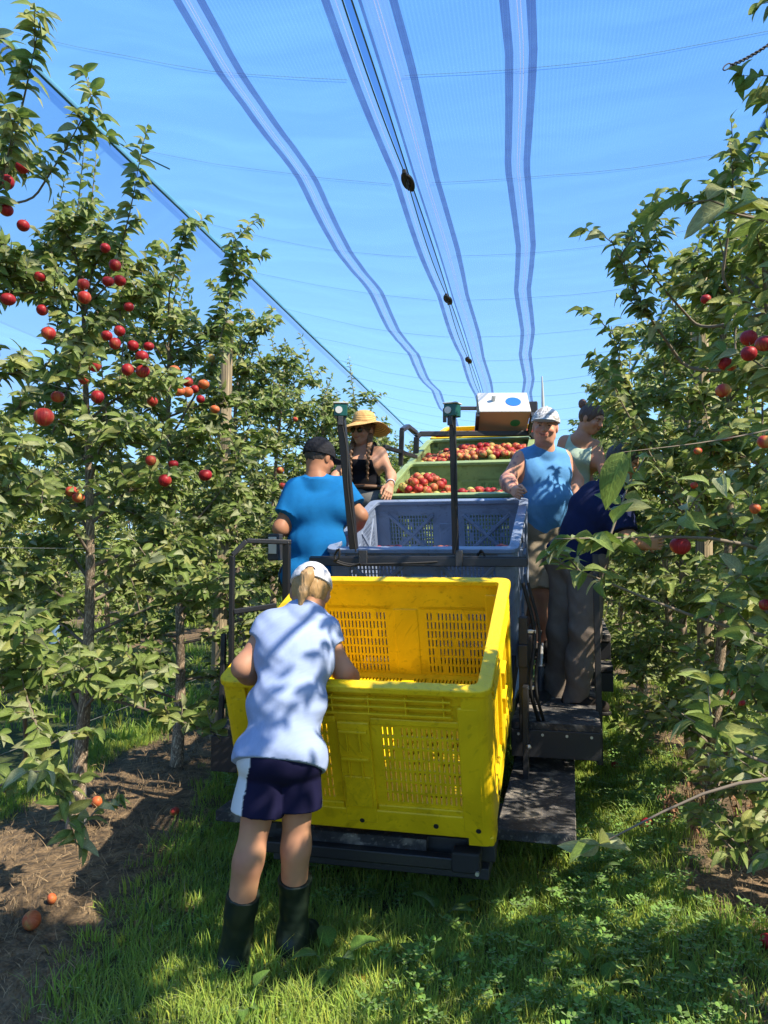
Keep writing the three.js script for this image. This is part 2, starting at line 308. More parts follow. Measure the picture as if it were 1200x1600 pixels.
{
  const net = thing('hail_net', 'translucent blue hail net spanning the alley above the pickers and machine', 'net', [0, 0, 0]);
  for (const side of [-1, 1]) {
    obj('net_sheet', sheetGeo((u, v) => netPoint(side, u, zAt(v)), 20, 240), NETM, net);
    const stripe = (off, w, m, name) => obj(name, sheetGeo((u, v) => { const z = zAt(v), span = side < 0 ? 1.86 : 2.0, p = netPoint(side, (off + u * w) / span, z); p[1] -= 0.006; return p; }, 1, 240), m, net);
    stripe(0.001, 0.008, CORD, 'seam_cord');
    if (side < 0) { stripe(0.010, 0.045, LIGHTBAND, 'woven_strip'); stripe(0.056, 0.036, BANDM, 'reinforcement_band'); } else { stripe(0.03, 0.014, BANDM, 'reinforcement_band'); stripe(0.048, 0.10, LIGHTBAND, 'woven_strip'); stripe(0.152, 0.034, BANDM, 'reinforcement_band'); }
    stripe(0.58, 0.038, BANDM, 'reinforcement_band'); stripe(0.619, 0.066, LIGHTBAND, 'woven_strip'); stripe(0.686, 0.038, BANDM, 'reinforcement_band');
    for (const c of side < 0 ? [0.030, 0.648, 0.662] : [0.092, 0.106, 0.648, 0.662]) { const off = c, span = side < 0 ? 1.86 : 2.0; obj('edge_thread', sheetGeo((u, v) => { const z = zAt(v), p = netPoint(side, (off + u * 0.0035) / span, z); p[1] -= 0.010; return p; }, 1, 200), THREADM, net); }
    // the sheet doubles over the ridge wire
    const rx = side < 0 ? ROW_L : ROW_R + 0.14, ry = side < 0 ? RIDGE_L : RIDGE_R;
    obj('ridge_fold', tube(Array.from({ length: 60 }, (_, i) => V(rx + 0.008 * noise3(i * 0.7, 1, side), ry + 0.012, zAt(i / 59))), 0.017, 7), phys({ color: C(0.02, 0.13, 0.16), roughness: 0.6 }), net);
  }
  const cables = [];
  for (let i = 0; i < 16; i++) {
    const z = -1.2 - i * 1.12; for (const side of [-1, 1]) cables.push(tube(Array.from({ length: 9 }, (_, k) => { const p = netPoint(side, 0.06 + (k / 8) * 0.94, z - 0.05 * side * (k / 8) * 4); return V(p[0], p[1] + 0.01, p[2]); }), 0.0022, 4));
  }
  for (const c of cables) obj('cross_thread', c, std({ color: C(0.03, 0.07, 0.13), roughness: 0.8 }), net);
  // neighbouring alleys
  const next = thing('hail_net', 'turquoise hail net of the neighbouring alley seen through the left trees', 'net');
  const wave = (x0, y0, x1, y1) => sheetGeo((u, v) => { const z = zAt(v); return [lerp(x0, x1, u), lerp(y0, y1, u) + 0.05 * fbm(u * 4, 3, z * 2, 3) * Math.sin(Math.PI * u), z]; }, 10, 120);
  obj('net_sheet', wave(ROW_L - 0.02, RIDGE_L - 0.02, ROW_L - 1.86, 3.55), NETM2, next); obj('net_sheet', wave(ROW_L - 1.9, 3.55, ROW_L - 3.72, 4.1), NETM2, next);
  const nr = thing('hail_net', 'pale hail net of the neighbouring alley behind the right trees', 'net');
  obj('net_sheet', wave(ROW_R + 0.16, RIDGE_R - 0.02, ROW_R + 2, 3.55), NETM2, nr); obj('net_sheet', wave(ROW_R + 2.04, 3.55, ROW_R + 3.8, 4.1), NETM2, nr);
}
// black clips that pull the two edges together
const clipRoot = (() => {
  const t = new THREE.Group();
  const plate = new THREE.Shape(); plate.absellipse(0, 0, 0.03, 0.062, 0, Math.PI * 2); const hole = new THREE.Path(); hole.absellipse(0, 0.012, 0.009, 0.034, 0, Math.PI * 2); plate.holes.push(hole);
  const g = new THREE.ExtrudeGeometry(plate, { depth: 0.01, bevelEnabled: true, bevelSize: 0.003, bevelThickness: 0.003, bevelSegments: 2, curveSegments: 14 });
  g.rotateX(Math.PI / 2);
  const a = shade(new THREE.Mesh(g.clone().translate(-0.012, 0, 0), M.rubber)); a.name = 'clip_plate'; const b = shade(new THREE.Mesh(g.clone().translate(0.014, -0.02, 0.01), M.rubber)); b.name = 'clip_plate';
  const h = shade(new THREE.Mesh(merge([box(0.028, 0.03, 0.05, 0, -0.02, 0.075, 0.006), tube([V(-0.01, -0.02, -0.05), V(0, -0.05, -0.01), V(0.008, -0.045, 0.05)], 0.007, 6)]), M.rubber)); h.name = 'clip_hook';
  t.add(a, b, h); return t;
})();
['nearest black clip on the net seam, above the centre of the picture', 'second black clip along the net seam from the camera', 'third black clip along the net seam from the camera', 'fourth black clip along the net seam, just over the white box'].forEach((label, i) => {
  const c = clipRoot.clone(); c.name = numbered('net_clip'); c.scale.set(0.85, 1, 1.55); c.position.set(SEAM_X, SEAM_Y - 0.02, -(CLIP0 + CLIP * (i + 2))); scene.add(c); tag(c, label, 'clip', 'clips along the net seam');
});
{
  const a = V([0.839, 3.711, -3.521]), b = V([1.104, 3.911, -3.664]), d = b.clone().sub(a), pts = [], pts2 = [];
  for (let i = 0; i <= 40; i++) { const t = 0.14 + 0.86 * i / 40, p = a.clone().addScaledVector(d, t); const w = 0.005; p.y -= 0.012 * Math.sin(t * 3); pts.push(p.clone().add(V(0, Math.cos(i * 0.9) * w, Math.sin(i * 0.9) * w))); pts2.push(p.clone().add(V(0, -Math.cos(i * 0.9) * w, -Math.sin(i * 0.9) * w))); }
  const t = thing('hook_cable', 'twisted black cable with an eye at its end, under the net at top right', 'cable');
  obj('strand', tube(pts, 0.004, 5), M.rubber, t); obj('strand', tube(pts2, 0.004, 5), M.rubber, t);
  const lp = []; for (let i = 0; i <= 16; i++) { const an = i / 16 * 6.283; lp.push(a.clone().addScaledVector(d, 0.07 + 0.07 * Math.cos(an)).add(V(0, 0.012 * Math.sin(an), 0))); }
  obj('eye', tube(lp, 0.003, 5, false), M.rubber, t);
  const cord = curve([[-2.683, 4.286, -4.344], [-2.566, 4.182, -4.321], [-2.423, 4.077, -4.303], [-2.24, 3.959, -4.242], [-2.122, 3.888, -4.217]], 24);
  tag(obj('loose_cord', tube(cord, 0.005, 5), std({ color: C(0.02, 0.09, 0.10), roughness: 0.8 })), 'loose dark cord hanging from the left ridge of the hail net', 'cord');
}

// ---------------------------------------------------------------- apple trees
// leaf of unit length along +z, two skins: darker glossy top, pale felted underside
function leafGeo(fold, droop, seed) {
  const r = rngOf(seed), N = 7, pos = [], col = [], uvs = [], idx = [], tw = (r() - 0.5) * 0.5;
  for (const skin of [0]) {
    const st = pos.length / 3;
    for (let i = 0; i <= N; i++) {
      const t = i / N, w = 0.205 * Math.pow(Math.sin(Math.PI * Math.pow(t, 0.86)), 0.72) + (i === 0 ? 0.012 : 0), y0 = 0.10 * t - droop * t * t;
      for (const k of [-1, 0, 1]) {
        const ww = k * w, wavy = k ? 0.02 * Math.sin(i * 1.9 + k + seed) : 0, c = Math.cos(tw * t), s = Math.sin(tw * t), lift = Math.abs(ww) * fold + wavy * (i > 0 && i < N ? 1 : 0);
        uvs.push(0.5 + k * 0.5, t); pos.push(ww * c - lift * s, y0 + lift * c + ww * s - skin * 0.006, t * (1 - 0.25 * droop));
        const rib = k === 0 ? 1.25 : 1; if (skin) col.push(2.15 * rib, 1.6 * rib, 3.0 * rib); else col.push(1 * rib, 1 * rib, 1 * rib);
      }
    }
    for (let i = 0; i < N; i++) for (let k = 0; k < 2; k++) { const a = st + i * 3 + k, b = a + 3; skin ? idx.push(a, a + 1, b, b, a + 1, b + 1) : idx.push(a, b, a + 1, a + 1, b, b + 1); }
  }
  const g = new THREE.BufferGeometry(); g.setAttribute('position', new THREE.Float32BufferAttribute(pos, 3)); g.setAttribute('color', new THREE.Float32BufferAttribute(col, 3)); g.setAttribute('uv', new THREE.Float32BufferAttribute(uvs, 2)); g.setIndex(idx); g.computeVertexNormals(); return g;
}
const veins = (a, b) => tex(128, 128, (u, v) => { const s = Math.abs(u - 0.5) * 2, q = (v - s * 0.22) * 8, f = Math.abs(q - Math.round(q)), side = smooth(0.12, 0.02, f) * (1 - s), mid = smooth(0.10, 0.03, s), k = a + b * Math.max(mid, side * 0.7) + tnoise(u, v, 16, 4, 3) * 0.22 + 0.05 * (0.5 - f); return [k, k, k * 0.98]; });
const VEIN = veins(0.86, 0.14);
const LEAF = [leafGeo(0.7, 0.52, 1), leafGeo(0.45, 0.74, 2), leafGeo(0.95, 0.30, 3)];
const LEAFC = [[0.21, 0.30, 0.062], [0.25, 0.335, 0.084], [0.175, 0.265, 0.050], [0.30, 0.37, 0.12], [0.38, 0.42, 0.22], [0.36, 0.39, 0.11]].map((c) => C(...c));
const leafMat = (color) => phys({ color, vertexColors: true, roughness: 0.92, transmission: 0.44, thickness: 0, side: THREE.DoubleSide, map: VEIN, bumpMap: VEIN, bumpScale: 0.002, clearcoat: 0.16, clearcoatRoughness: 0.4, specularIntensity: 0.4 });
const LEAFM = LEAFC.map((c) => leafMat(c)), LEAFMI = leafMat(0xffffff);

// apples
const appleProfile = [];
for (let i = 0; i <= 14; i++) { const a = i / 14 * Math.PI, r = Math.sin(a), y = -Math.cos(a); appleProfile.push(new THREE.Vector2(Math.max(0.0001, r * (0.97 + 0.05 * y)), y * 0.88 - (i === 14 ? 0.28 : i === 13 ? 0.06 : 0) + (i === 0 ? 0.16 : i === 1 ? 0.02 : 0))); }
const APPLE = new THREE.LatheGeometry(appleProfile, 18);
const STALK = tube([V(0, 0.55, 0), V(0.05, 0.95, 0.02), V(0.14, 1.25, 0.05)], [0.05, 0.045, 0.06], 5);
const appleTex = (redA, redB, ground, cover, seed) => tex(128, 64, (u, v) => {
  const st = fbm(Math.cos(u * 6.283) * 7 + seed, Math.sin(u * 6.283) * 7, v * 1.5 + seed, 3), blush = smooth(-0.35, 0.35, fbm(Math.cos(u * 6.283) * 0.8 + seed, Math.sin(u * 6.283) * 0.8, v * 1.2, 2) + cover + st * 0.5);
  const k = 0.5 + st, pole = smooth(0.88, 0.99, v) * 0.8, dot = smooth(0.26, 0.32, fbm(Math.cos(u * 6.283) * 16, Math.sin(u * 6.283) * 16, v * 18 + seed, 1)) * 0.12;
  const q = clamp(blush * (1 - pole)); return [0, 1, 2].map((c) => lerp(ground[c], lerp(redA[c], redB[c], k), q) + dot);
});
const appleMat = (...a) => phys({ color: 0xffffff, map: appleTex(...a), roughness: 0.46, specularIntensity: 0.5 });
const APPLEM = [appleMat([0.46, 0.07, 0.11], [0.66, 0.17, 0.18], [0.74, 0.55, 0.28], 0.45, 1), appleMat([0.52, 0.10, 0.12], [0.72, 0.27, 0.22], [0.76, 0.62, 0.30], 0.25, 2), appleMat([0.66, 0.27, 0.17], [0.78, 0.45, 0.26], [0.72, 0.62, 0.32], 0.2, 3), appleMat([0.60, 0.18, 0.17], [0.72, 0.34, 0.25], [0.72, 0.67, 0.36], 0.0, 4), appleMat([0.66, 0.32, 0.22], [0.72, 0.45, 0.28], [0.66, 0.66, 0.34], -0.2, 5)];
function apple(parent, pos, r, kind, seed, name = 'apple') {
  const q = rngOf(seed + 7), a = shade(new THREE.Mesh(APPLE, APPLEM[kind])); a.name = numbered(name); a.position.set(...pos); a.rotation.set((q() - 0.5) * 1.2, q() * 6.28, (q() - 0.5) * 1.2); a.scale.set(r * (0.94 + q() * 0.1), r * (0.88 + q() * 0.2), r * (0.94 + q() * 0.1));
  const s = shade(new THREE.Mesh(STALK, M.twig)); s.name = numbered('stalk'); a.add(s); parent.add(a); return a;
}

// a tree: trunk, branches, foliage, the leaves nearest to the lens one by one, and its apples
const toCam = new THREE.Matrix4().multiplyMatrices(camera.projectionMatrix, camera.matrixWorldInverse);
function projected(p, s) { const d = p.distanceTo(camera.position), q = p.clone().applyMatrix4(toCam); return q.z < 1 && Math.abs(q.x) < 1.05 && Math.abs(q.y) < 1.05 ? s / d : 0; }
camera.updateProjectionMatrix(); toCam.multiplyMatrices(camera.projectionMatrix, camera.matrixWorldInverse);
function appleTree(o) {
  const { x, z, seed, label, H = 3.55, dens = 1, singles = 0, toward = 0, shoots = 6, group, low = 0.5, extra = [], dx = 0 } = o;
  const r = rngOf(seed), t = thing('apple_tree', label, 'apple tree', [x, groundY(x, z), z], 0, group);
  const rel = (p) => V(p[0] - x, p[1] - t.position.y, p[2] - z);
  const lean = (r() - 0.5) * 0.16, path = [];
  for (let i = 0; i <= 10; i++) { const k = i / 10; path.push(V(0.05 * Math.sin(k * 5 + seed) + lean * 0.5 * k + dx * k, k * H - 0.05, lean * k + 0.06 * Math.cos(k * 4 + seed * 2))); }
  const trunkAt = (h) => { const f = clamp(h / H) * 10, i = Math.min(9, Math.floor(f)); return path[i].clone().lerp(path[i + 1], f - i); };
  const trunk = obj('trunk', tube(path, path.map((_, i) => (i === 0 ? 0.05 : 0.036 * (1 - i / 10) + 0.006 + (i === 1 ? 0.004 : 0))), 9), M.bark, t);
  const leaves = [], crown = [];
  const leafAt = (p, dir, size) => leaves.push([p.clone(), dir.clone(), size]);
  const cluster = (p, out, n, size) => { for (let k = 0; k < n; k++) { const a = r() * 6.283, d = V(Math.cos(a), 0.1 + r() * 0.55, Math.sin(a)).addScaledVector(out, 0.55).normalize(); leafAt(p, d, size * (0.7 + r() * 0.5)); } };
  const alongTwig = (pts, step, size, from = 0.15) => {
    let L = 0; for (let i = 1; i < pts.length; i++) L += pts[i].distanceTo(pts[i - 1]);
    const c = new THREE.CatmullRomCurve3(pts); let a = r() * 6.28;
    for (let s = from * L; s < L; s += step) { const p = c.getPointAt(s / L), g = c.getTangentAt(s / L); a += 2.4; const side = V(Math.cos(a), 0.15, Math.sin(a)), d = side.addScaledVector(g, 0.55 + 0.6 * (s / L)).normalize(); leafAt(p, d, size * (0.75 + r() * 0.45) * (1 - 0.35 * (s / L))); }
    leafAt(pts[pts.length - 1], c.getTangentAt(1), size * 0.6);
  };
  const limb = (start, end, mid, rad, twigs, size, first) => {
    const pts = new THREE.CatmullRomCurve3([start, mid, end]).getPoints(7), parts = [tube(pts, pts.map((_, i) => rad * (1 - 0.75 * i / 7)), 6)];
    const out = end.clone().sub(start).setY(0).normalize(), L = start.distanceTo(end);
    for (let k = 0; k < twigs; k++) {
      const s = 0.28 + 0.72 * (k + r() * 0.8) / twigs, f = clamp(s) * 7, i = Math.min(6, Math.floor(f)), p = pts[i].clone().lerp(pts[i + 1], f - i);
      const a = r() * 6.283, d = V(Math.cos(a) * 0.85, 0.35 + r() * 0.7, Math.sin(a) * 0.85).addScaledVector(out, 0.5).normalize(), l = (0.10 + r() * 0.22) * (0.7 + 0.3 * L);
      const e = p.clone().addScaledVector(d, l), m = p.clone().addScaledVector(d, l * 0.5).add(V(0, 0.015, 0)); e.y -= l * 0.08;
      parts.push(tube([p, m, e], [rad * 0.3 + 0.001, rad * 0.2 + 0.001, 0.0012], 4, false));
      alongTwig([p, m, e], 0.030 / dens, size);
      if (r() < 0.5 * dens) cluster(e, d, 3, size * 0.8);
    }
    for (let s = first; s < 1; s += 0.075 / (dens * Math.max(0.35, L))) { const f = s * 7, i = Math.min(6, Math.floor(f)); cluster(pts[i].clone().lerp(pts[i + 1], f - i), out, 3 + Math.floor(r() * 3), size * 0.85); }
    crown.push(parts);
  };
  const i0 = x > 0 && x < 2; const nb = Math.round((i0 ? 38 : 34) * (H / 3.5) * Math.min(1, 0.55 + dens * 0.45));
  for (let i = 0; i < nb; i++) {
    const h = low + (H - low - 0.25) * Math.pow((i + r() * 0.6) / nb, i0 ? 1.2 : 0.95), a = i * 2.4 + r() * 0.9, k = h / H;
    const reach = lerp(0.78, 0.26, Math.pow(k, 1.4)) * (0.7 + r() * 0.5), s = trunkAt(h), rise = (0.05 + r() * 0.45) * reach + (k > 0.75 ? 0.15 : 0) - (k < 0.3 ? r() * 0.3 : 0);
    let ex = Math.cos(a) * reach, ez = Math.sin(a) * reach * 0.95; if (Math.sign(ex) === Math.sign(toward) && toward) ex *= 1 + toward * Math.sign(toward) * r(); if (x > 0 && ex < -0.46) ex = -0.30 - 0.16 * r();
    const e = s.clone().add(V(ex, rise, ez)), m = s.clone().add(V(ex * 0.5, rise * 0.75 + 0.05, ez * 0.5));
    limb(s, e, m, 0.013 * lerp(1, 0.6, k), Math.round((5 + r() * 3) * Math.min(1.25, dens + 0.2)), 0.088, 0.2);
  }
  for (const b of extra) { const P = b.pts.map(rel), S = trunkAt(Math.max(0.3, P[0].y - 0.1)); { const D = P[1].clone().sub(P[0]).multiplyScalar(0.35), cv = new THREE.CubicBezierCurve3(S, S.clone().lerp(P[0], 0.4).add(V(0, -0.03, 0)), P[0].clone().sub(D), P[0]).getPoints(9); crown.push([tube(cv, cv.map((_, q) => (b.r || 0.009) * lerp(1.25, 1, q / 9)), 6)]); } if (b.tip) leafAt(P[2], V(-0.55, -0.75, 0.2).normalize(), b.tip); limb(P[0], P[2], P[1], b.r || 0.009, b.twigs ?? 5, b.size || 0.092, b.first ?? 0.3); }
  for (let i = 0; i < shoots; i++) {
    const h = H * (0.62 + 0.38 * (i / shoots)), a = i * 2.1 + r(), s = trunkAt(h).add(V(Math.cos(a) * 0.34 * r(), 0, Math.sin(a) * 0.34 * r())), l = 0.30 + r() * 0.36;
    const e = s.clone().add(V((r() - 0.5) * 0.26, l, (r() - 0.5) * 0.26)), m = s.clone().lerp(e, 0.5).add(V((r() - 0.5) * 0.05, 0, (r() - 0.5) * 0.05)), pts = [s, m, e];
    crown.push([tube(pts, [0.006, 0.004, 0.0018], 5)]); alongTwig(pts, 0.022, 0.078, 0.05);
  }
  if (singles) for (const parts of crown) obj('branch', parts, M.twigBark, t); else tag(obj('branches', crown.flat(), M.twigBark, t), null, null, null, 'stuff');
  // leaves to matrices
  const up = V(0, 1, 0), mats = leaves.map(([p, d, s]) => {
    const zz = d.clone(); zz.y -= 0.12 + 0.5 * r(); zz.normalize();
    const n = up.clone().multiplyScalar(0.12).addScaledVector(SUN, 0.62).addScaledVector(V(p.x, 0, p.z * 0.4).normalize(), r() < 0.15 ? -0.6 : 0.6).add(V((r() - 0.5) * 1.5, (r() - 0.5) * 0.7, (r() - 0.5) * 1.5)).normalize(), xx = n.cross(zz).normalize(), yy = zz.clone().cross(xx), sc = s * (dens < 1.05 ? 1.45 : 1.22);
    const m = new THREE.Matrix4().makeBasis(xx.multiplyScalar(sc), yy.multiplyScalar(sc), zz.multiplyScalar(sc)).setPosition(p);
    const big = singles ? projected(p.clone().add(t.position), s) : 0;
    return { m, g: Math.floor(r() * 3), c: Math.min(5, Math.floor(Math.pow(r(), 1.2) * 6)), big };
  });
  const alone = new Set(singles ? mats.filter((q) => q.big > 0).sort((a, b) => b.big - a.big).slice(0, singles) : []);
  for (const q of alone) { const l = shade(new THREE.Mesh(LEAF[q.g], LEAFM[q.c])); l.name = 'leaf'; l.applyMatrix4(q.m); t.add(l); }
  for (let g = 0; g < 3; g++) {
    const set = mats.filter((q) => q.g === g && !alone.has(q)); if (!set.length) continue;
    const im = new THREE.InstancedMesh(LEAF[g], LEAFMI, set.length); set.forEach((q, i) => { im.setMatrixAt(i, q.m); im.setColorAt(i, LEAFC[q.c]); });
    im.name = 'foliage'; shade(im); t.add(im); tag(im, null, null, null, 'stuff');
  }
  t.userData.leafCount = mats.length;
  return t;
}
M.twigBark = std({ color: C(0.16, 0.13, 0.095), roughness: 0.85 });
const LEFT = [], RIGHT = [];
const leftZ = [-2.85, -4.08, -5.28, -6.5, -7.7, -8.95, -10.2], rightZ = [-0.35, -1.5, -2.72, -3.9, -5.05, -6.2, -7.4, -8.6];
const leftLabels = ['apple tree at the left edge with the tallest shoot, reaching the top left corner', 'apple tree with the forked pale trunk at left, in front of the bare soil strip', 'apple tree with a dark thin trunk, directly left of the wooden post', 'apple tree just behind the wooden post, left of the man in the blue T-shirt', 'apple tree rising behind the black railing, left of the man in the blue T-shirt', 'apple tree behind the man in the blue T-shirt and the black cap', 'apple tree directly behind the woman in the straw hat'];
leftZ.forEach((z, i) => LEFT.push(appleTree({ x: ROW_L + 0.06 * Math.sin(i * 3), z, seed: 100 + i * 7, label: leftLabels[i], H: 3.62 - 0.08 * (i % 3) + (i === 0 ? 0.12 : 0), dens: i < 4 ? 1.65 : 1.5, singles: [280, 290, 260, 200, 120, 60, 40][i], toward: 0.35, shoots: 13, low: i < 2 ? 0.7 : 0.42,
  extra: i === 0 ? [{ pts: [[-2.5, 0.578, -3.518], [-2.1, 1.103, -3.025], [-1.75, 0.956, -3.154]], r: 0.012, twigs: 7 }, { pts: [[-2.4, 1.155, -3.218], [-2, 0.867, -2.889], [-1.75, 0.457, -2.787]], r: 0.01, twigs: 6 }, { pts: [[-2.35, 3.397, -3.092], [-2.15, 3.638, -2.931], [-1.98, 3.844, -2.784]], r: 0.006, twigs: 2, first: 0.05 }, { pts: [[-2.3, 3.306, -3.234], [-2.1, 3.526, -3.19], [-1.98, 3.742, -3.188]], r: 0.005, twigs: 3, first: 0.1 }, { pts: [[-2.3, 2.981, -2.895], [-2.1, 3.196, -2.746], [-2, 3.354, -2.665]], r: 0.006, twigs: 4, first: 0.1 }] : i === 1 ? [{ pts: [[-2.55, 0.791, -4.078], [-2.1, 0.719, -4.003], [-1.62, 0.627, -3.887]], r: 0.012, twigs: 5, first: 0.55 }, { pts: [[-2.3, 3.184, -3.928], [-2.1, 3.414, -3.728], [-2, 3.616, -3.632]], r: 0.005, twigs: 2, first: 0.1 }] : i === 2 ? [{ pts: [[-2.3, 3.301, -4.605], [-2.1, 3.435, -4.328], [-2, 3.545, -4.183]], r: 0.005, twigs: 2, first: 0.1 }, { pts: [[-2.35, 3.226, -5.366], [-2.15, 3.478, -5.156], [-2, 3.781, -4.944]], r: 0.006, twigs: 5, first: 0.1 }, { pts: [[-2.4, 2.6, -5.086], [-2.15, 2.926, -4.974], [-2.05, 3.7, -5.133]], r: 0.008, twigs: 9, first: 0.2 }, { pts: [[-2.4, 1.783, -5.194], [-2.2, 2.067, -5.289], [-2.1, 2.573, -5.563]], r: 0.008, twigs: 12 }] : [] })));
const rightLabels = ['low apple tree beside the camera at right, throwing its shade into the frame', 'apple tree nearest the camera at the right edge, its large leaves hanging into the frame', 'right edge apple tree whose low branch with one big apple crosses the man in navy', 'apple tree at right with the highest shoot before the right ridge of the net', 'apple tree at right beside the pale wooden post, with red apples hanging high', 'apple tree with a visible trunk behind the man in the navy shirt', 'apple tree behind the woman in the pale tank top, on the right row', 'apple tree farthest forward on the right that can be told apart, behind the pickers'];
rightZ.forEach((z, i) => RIGHT.push(appleTree({ x: ROW_R + 0.05 * Math.sin(i * 2.3 + 1), z, seed: 300 + i * 11, label: rightLabels[i], H: [1.9, 4.0, 3.7, 3.35, 3.35, 3.4, 3.4, 3.4][i], dens: i < 1 ? 1 : [0, 0.9, 1.3, 1.5, 1.6, 1.6, 1.5, 1.4][i], singles: [0, 240, 290, 290, 260, 180, 60, 20][i], toward: -0.05, shoots: i < 2 ? 4 : i === 2 ? 2 : 11, low: i === 1 ? 3.05 : i > 2 ? 0.34 : 0.5,
  extra: i === 2 ? [{ pts: [[0.963, 1.504, -2.841], [0.586, 1.629, -2.507], [0.061, 1.632, -2.202]], r: 0.009, twigs: 3, first: 0.8 }, { pts: [[0.904, 1.291, -2.738], [0.557, 1.372, -2.566], [0.032, 1.581, -2.352]], r: 0.009, twigs: 3, first: 0.84 }, { pts: [[0.81, 1.001, -2.429], [0.603, 1.028, -2.286], [0.391, 1.158, -2.239]], r: 0.008, twigs: 2, first: 0.8 }]
    : i === 1 ? [{ pts: [[0.598, 2.145, -1.617], [0.468, 2.178, -1.488], [0.324, 2.178, -1.379]], r: 0.006, twigs: 2, first: 0.7, size: 0.075 }, { pts: [[0.659, 1.095, -1.936], [0.417, 1.066, -1.891], [0.096, 0.914, -1.837]], r: 0.006, twigs: 0, first: 0.93, size: 0.07 }, { pts: [[0.592, 1.881, -1.833], [0.35, 1.818, -1.637], [0.172, 1.788, -1.533]], r: 0.0022, twigs: 0, first: 2, tip: 0.085 }]
      : i === 3 ? [{ pts: [[0.784, 2.64, -4.38], [0.554, 2.888, -4.12], [0.401, 3.162, -3.975]], r: 0.009, twigs: 7 }, { pts: [[0.88, 2.908, -3.774], [0.901, 3.218, -3.66], [0.89, 3.464, -3.645]], r: 0.007, twigs: 3 }, { pts: [[0.894, 2.908, -4.592], [0.651, 3.091, -4.332], [0.488, 3.292, -4.189]], r: 0.008, twigs: 6 }]
        : i === 4 ? [{ pts: [[0.845, 2.096, -5.235], [0.589, 2.531, -4.858], [0.468, 2.929, -4.713]], r: 0.01, twigs: 8 }, { pts: [[0.926, 1.838, -5.06], [0.652, 2.195, -4.683], [0.43, 2.622, -4.619]], r: 0.01, twigs: 7 }] : [] })));
// the rows go on: clones of four trees, turned, smaller leaves fewer
{
  const proto = [0, 1, 2, 3].map((k) => appleTree({ x: 60 + k * 3, z: 30, seed: 900 + k * 13, label: 'x', H: 3.45, dens: 1.0, shoots: 7, low: 0.45 }));
  proto.forEach((p) => scene.remove(p));
  used.set('apple_tree', LEFT.length + RIGHT.length);
  const q = rngOf(4242);
  const plant = (x, z, label, group, k) => { const c = proto[k % 4].clone(); c.name = numbered('apple_tree'); c.position.set(x + (q() - 0.5) * 0.12, 0, z); c.rotation.y = q() * 6.28; c.scale.setScalar(0.94 + q() * 0.14); scene.add(c); tag(c, label, 'apple tree', group); delete c.userData.leafCount; };
  let k = 0;
  for (let z = -11.4; z > -40; z -= 1.22) { plant(ROW_L, z, 'apple tree in the far part of the left row, beyond the straw hat', 'far trees of the left row', k++); }
  for (let z = -9.8; z > -40; z -= 1.22) { plant(ROW_R, z, 'apple tree in the far part of the right row, beyond the pickers', 'far trees of the right row', k++); }
  for (let z = -3.2; z > -30; z -= 1.25) { plant(ROW_L - PITCH, z, 'apple tree of the second row to the left, seen between the trunks', 'trees of the second row to the left', k++); }
  for (let z = -7.2; z > -30; z -= 1.35) plant(ROW_L - 2 * PITCH, z, 'apple tree of the third row to the left, seen between the trunks', 'trees of the third row to the left', k++);
  for (let z = -3.4; z > -30; z -= 1.25) plant(ROW_R + PITCH, z, 'apple tree of the second row to the right, seen between the branches', 'trees of the second row to the right', k++);
}
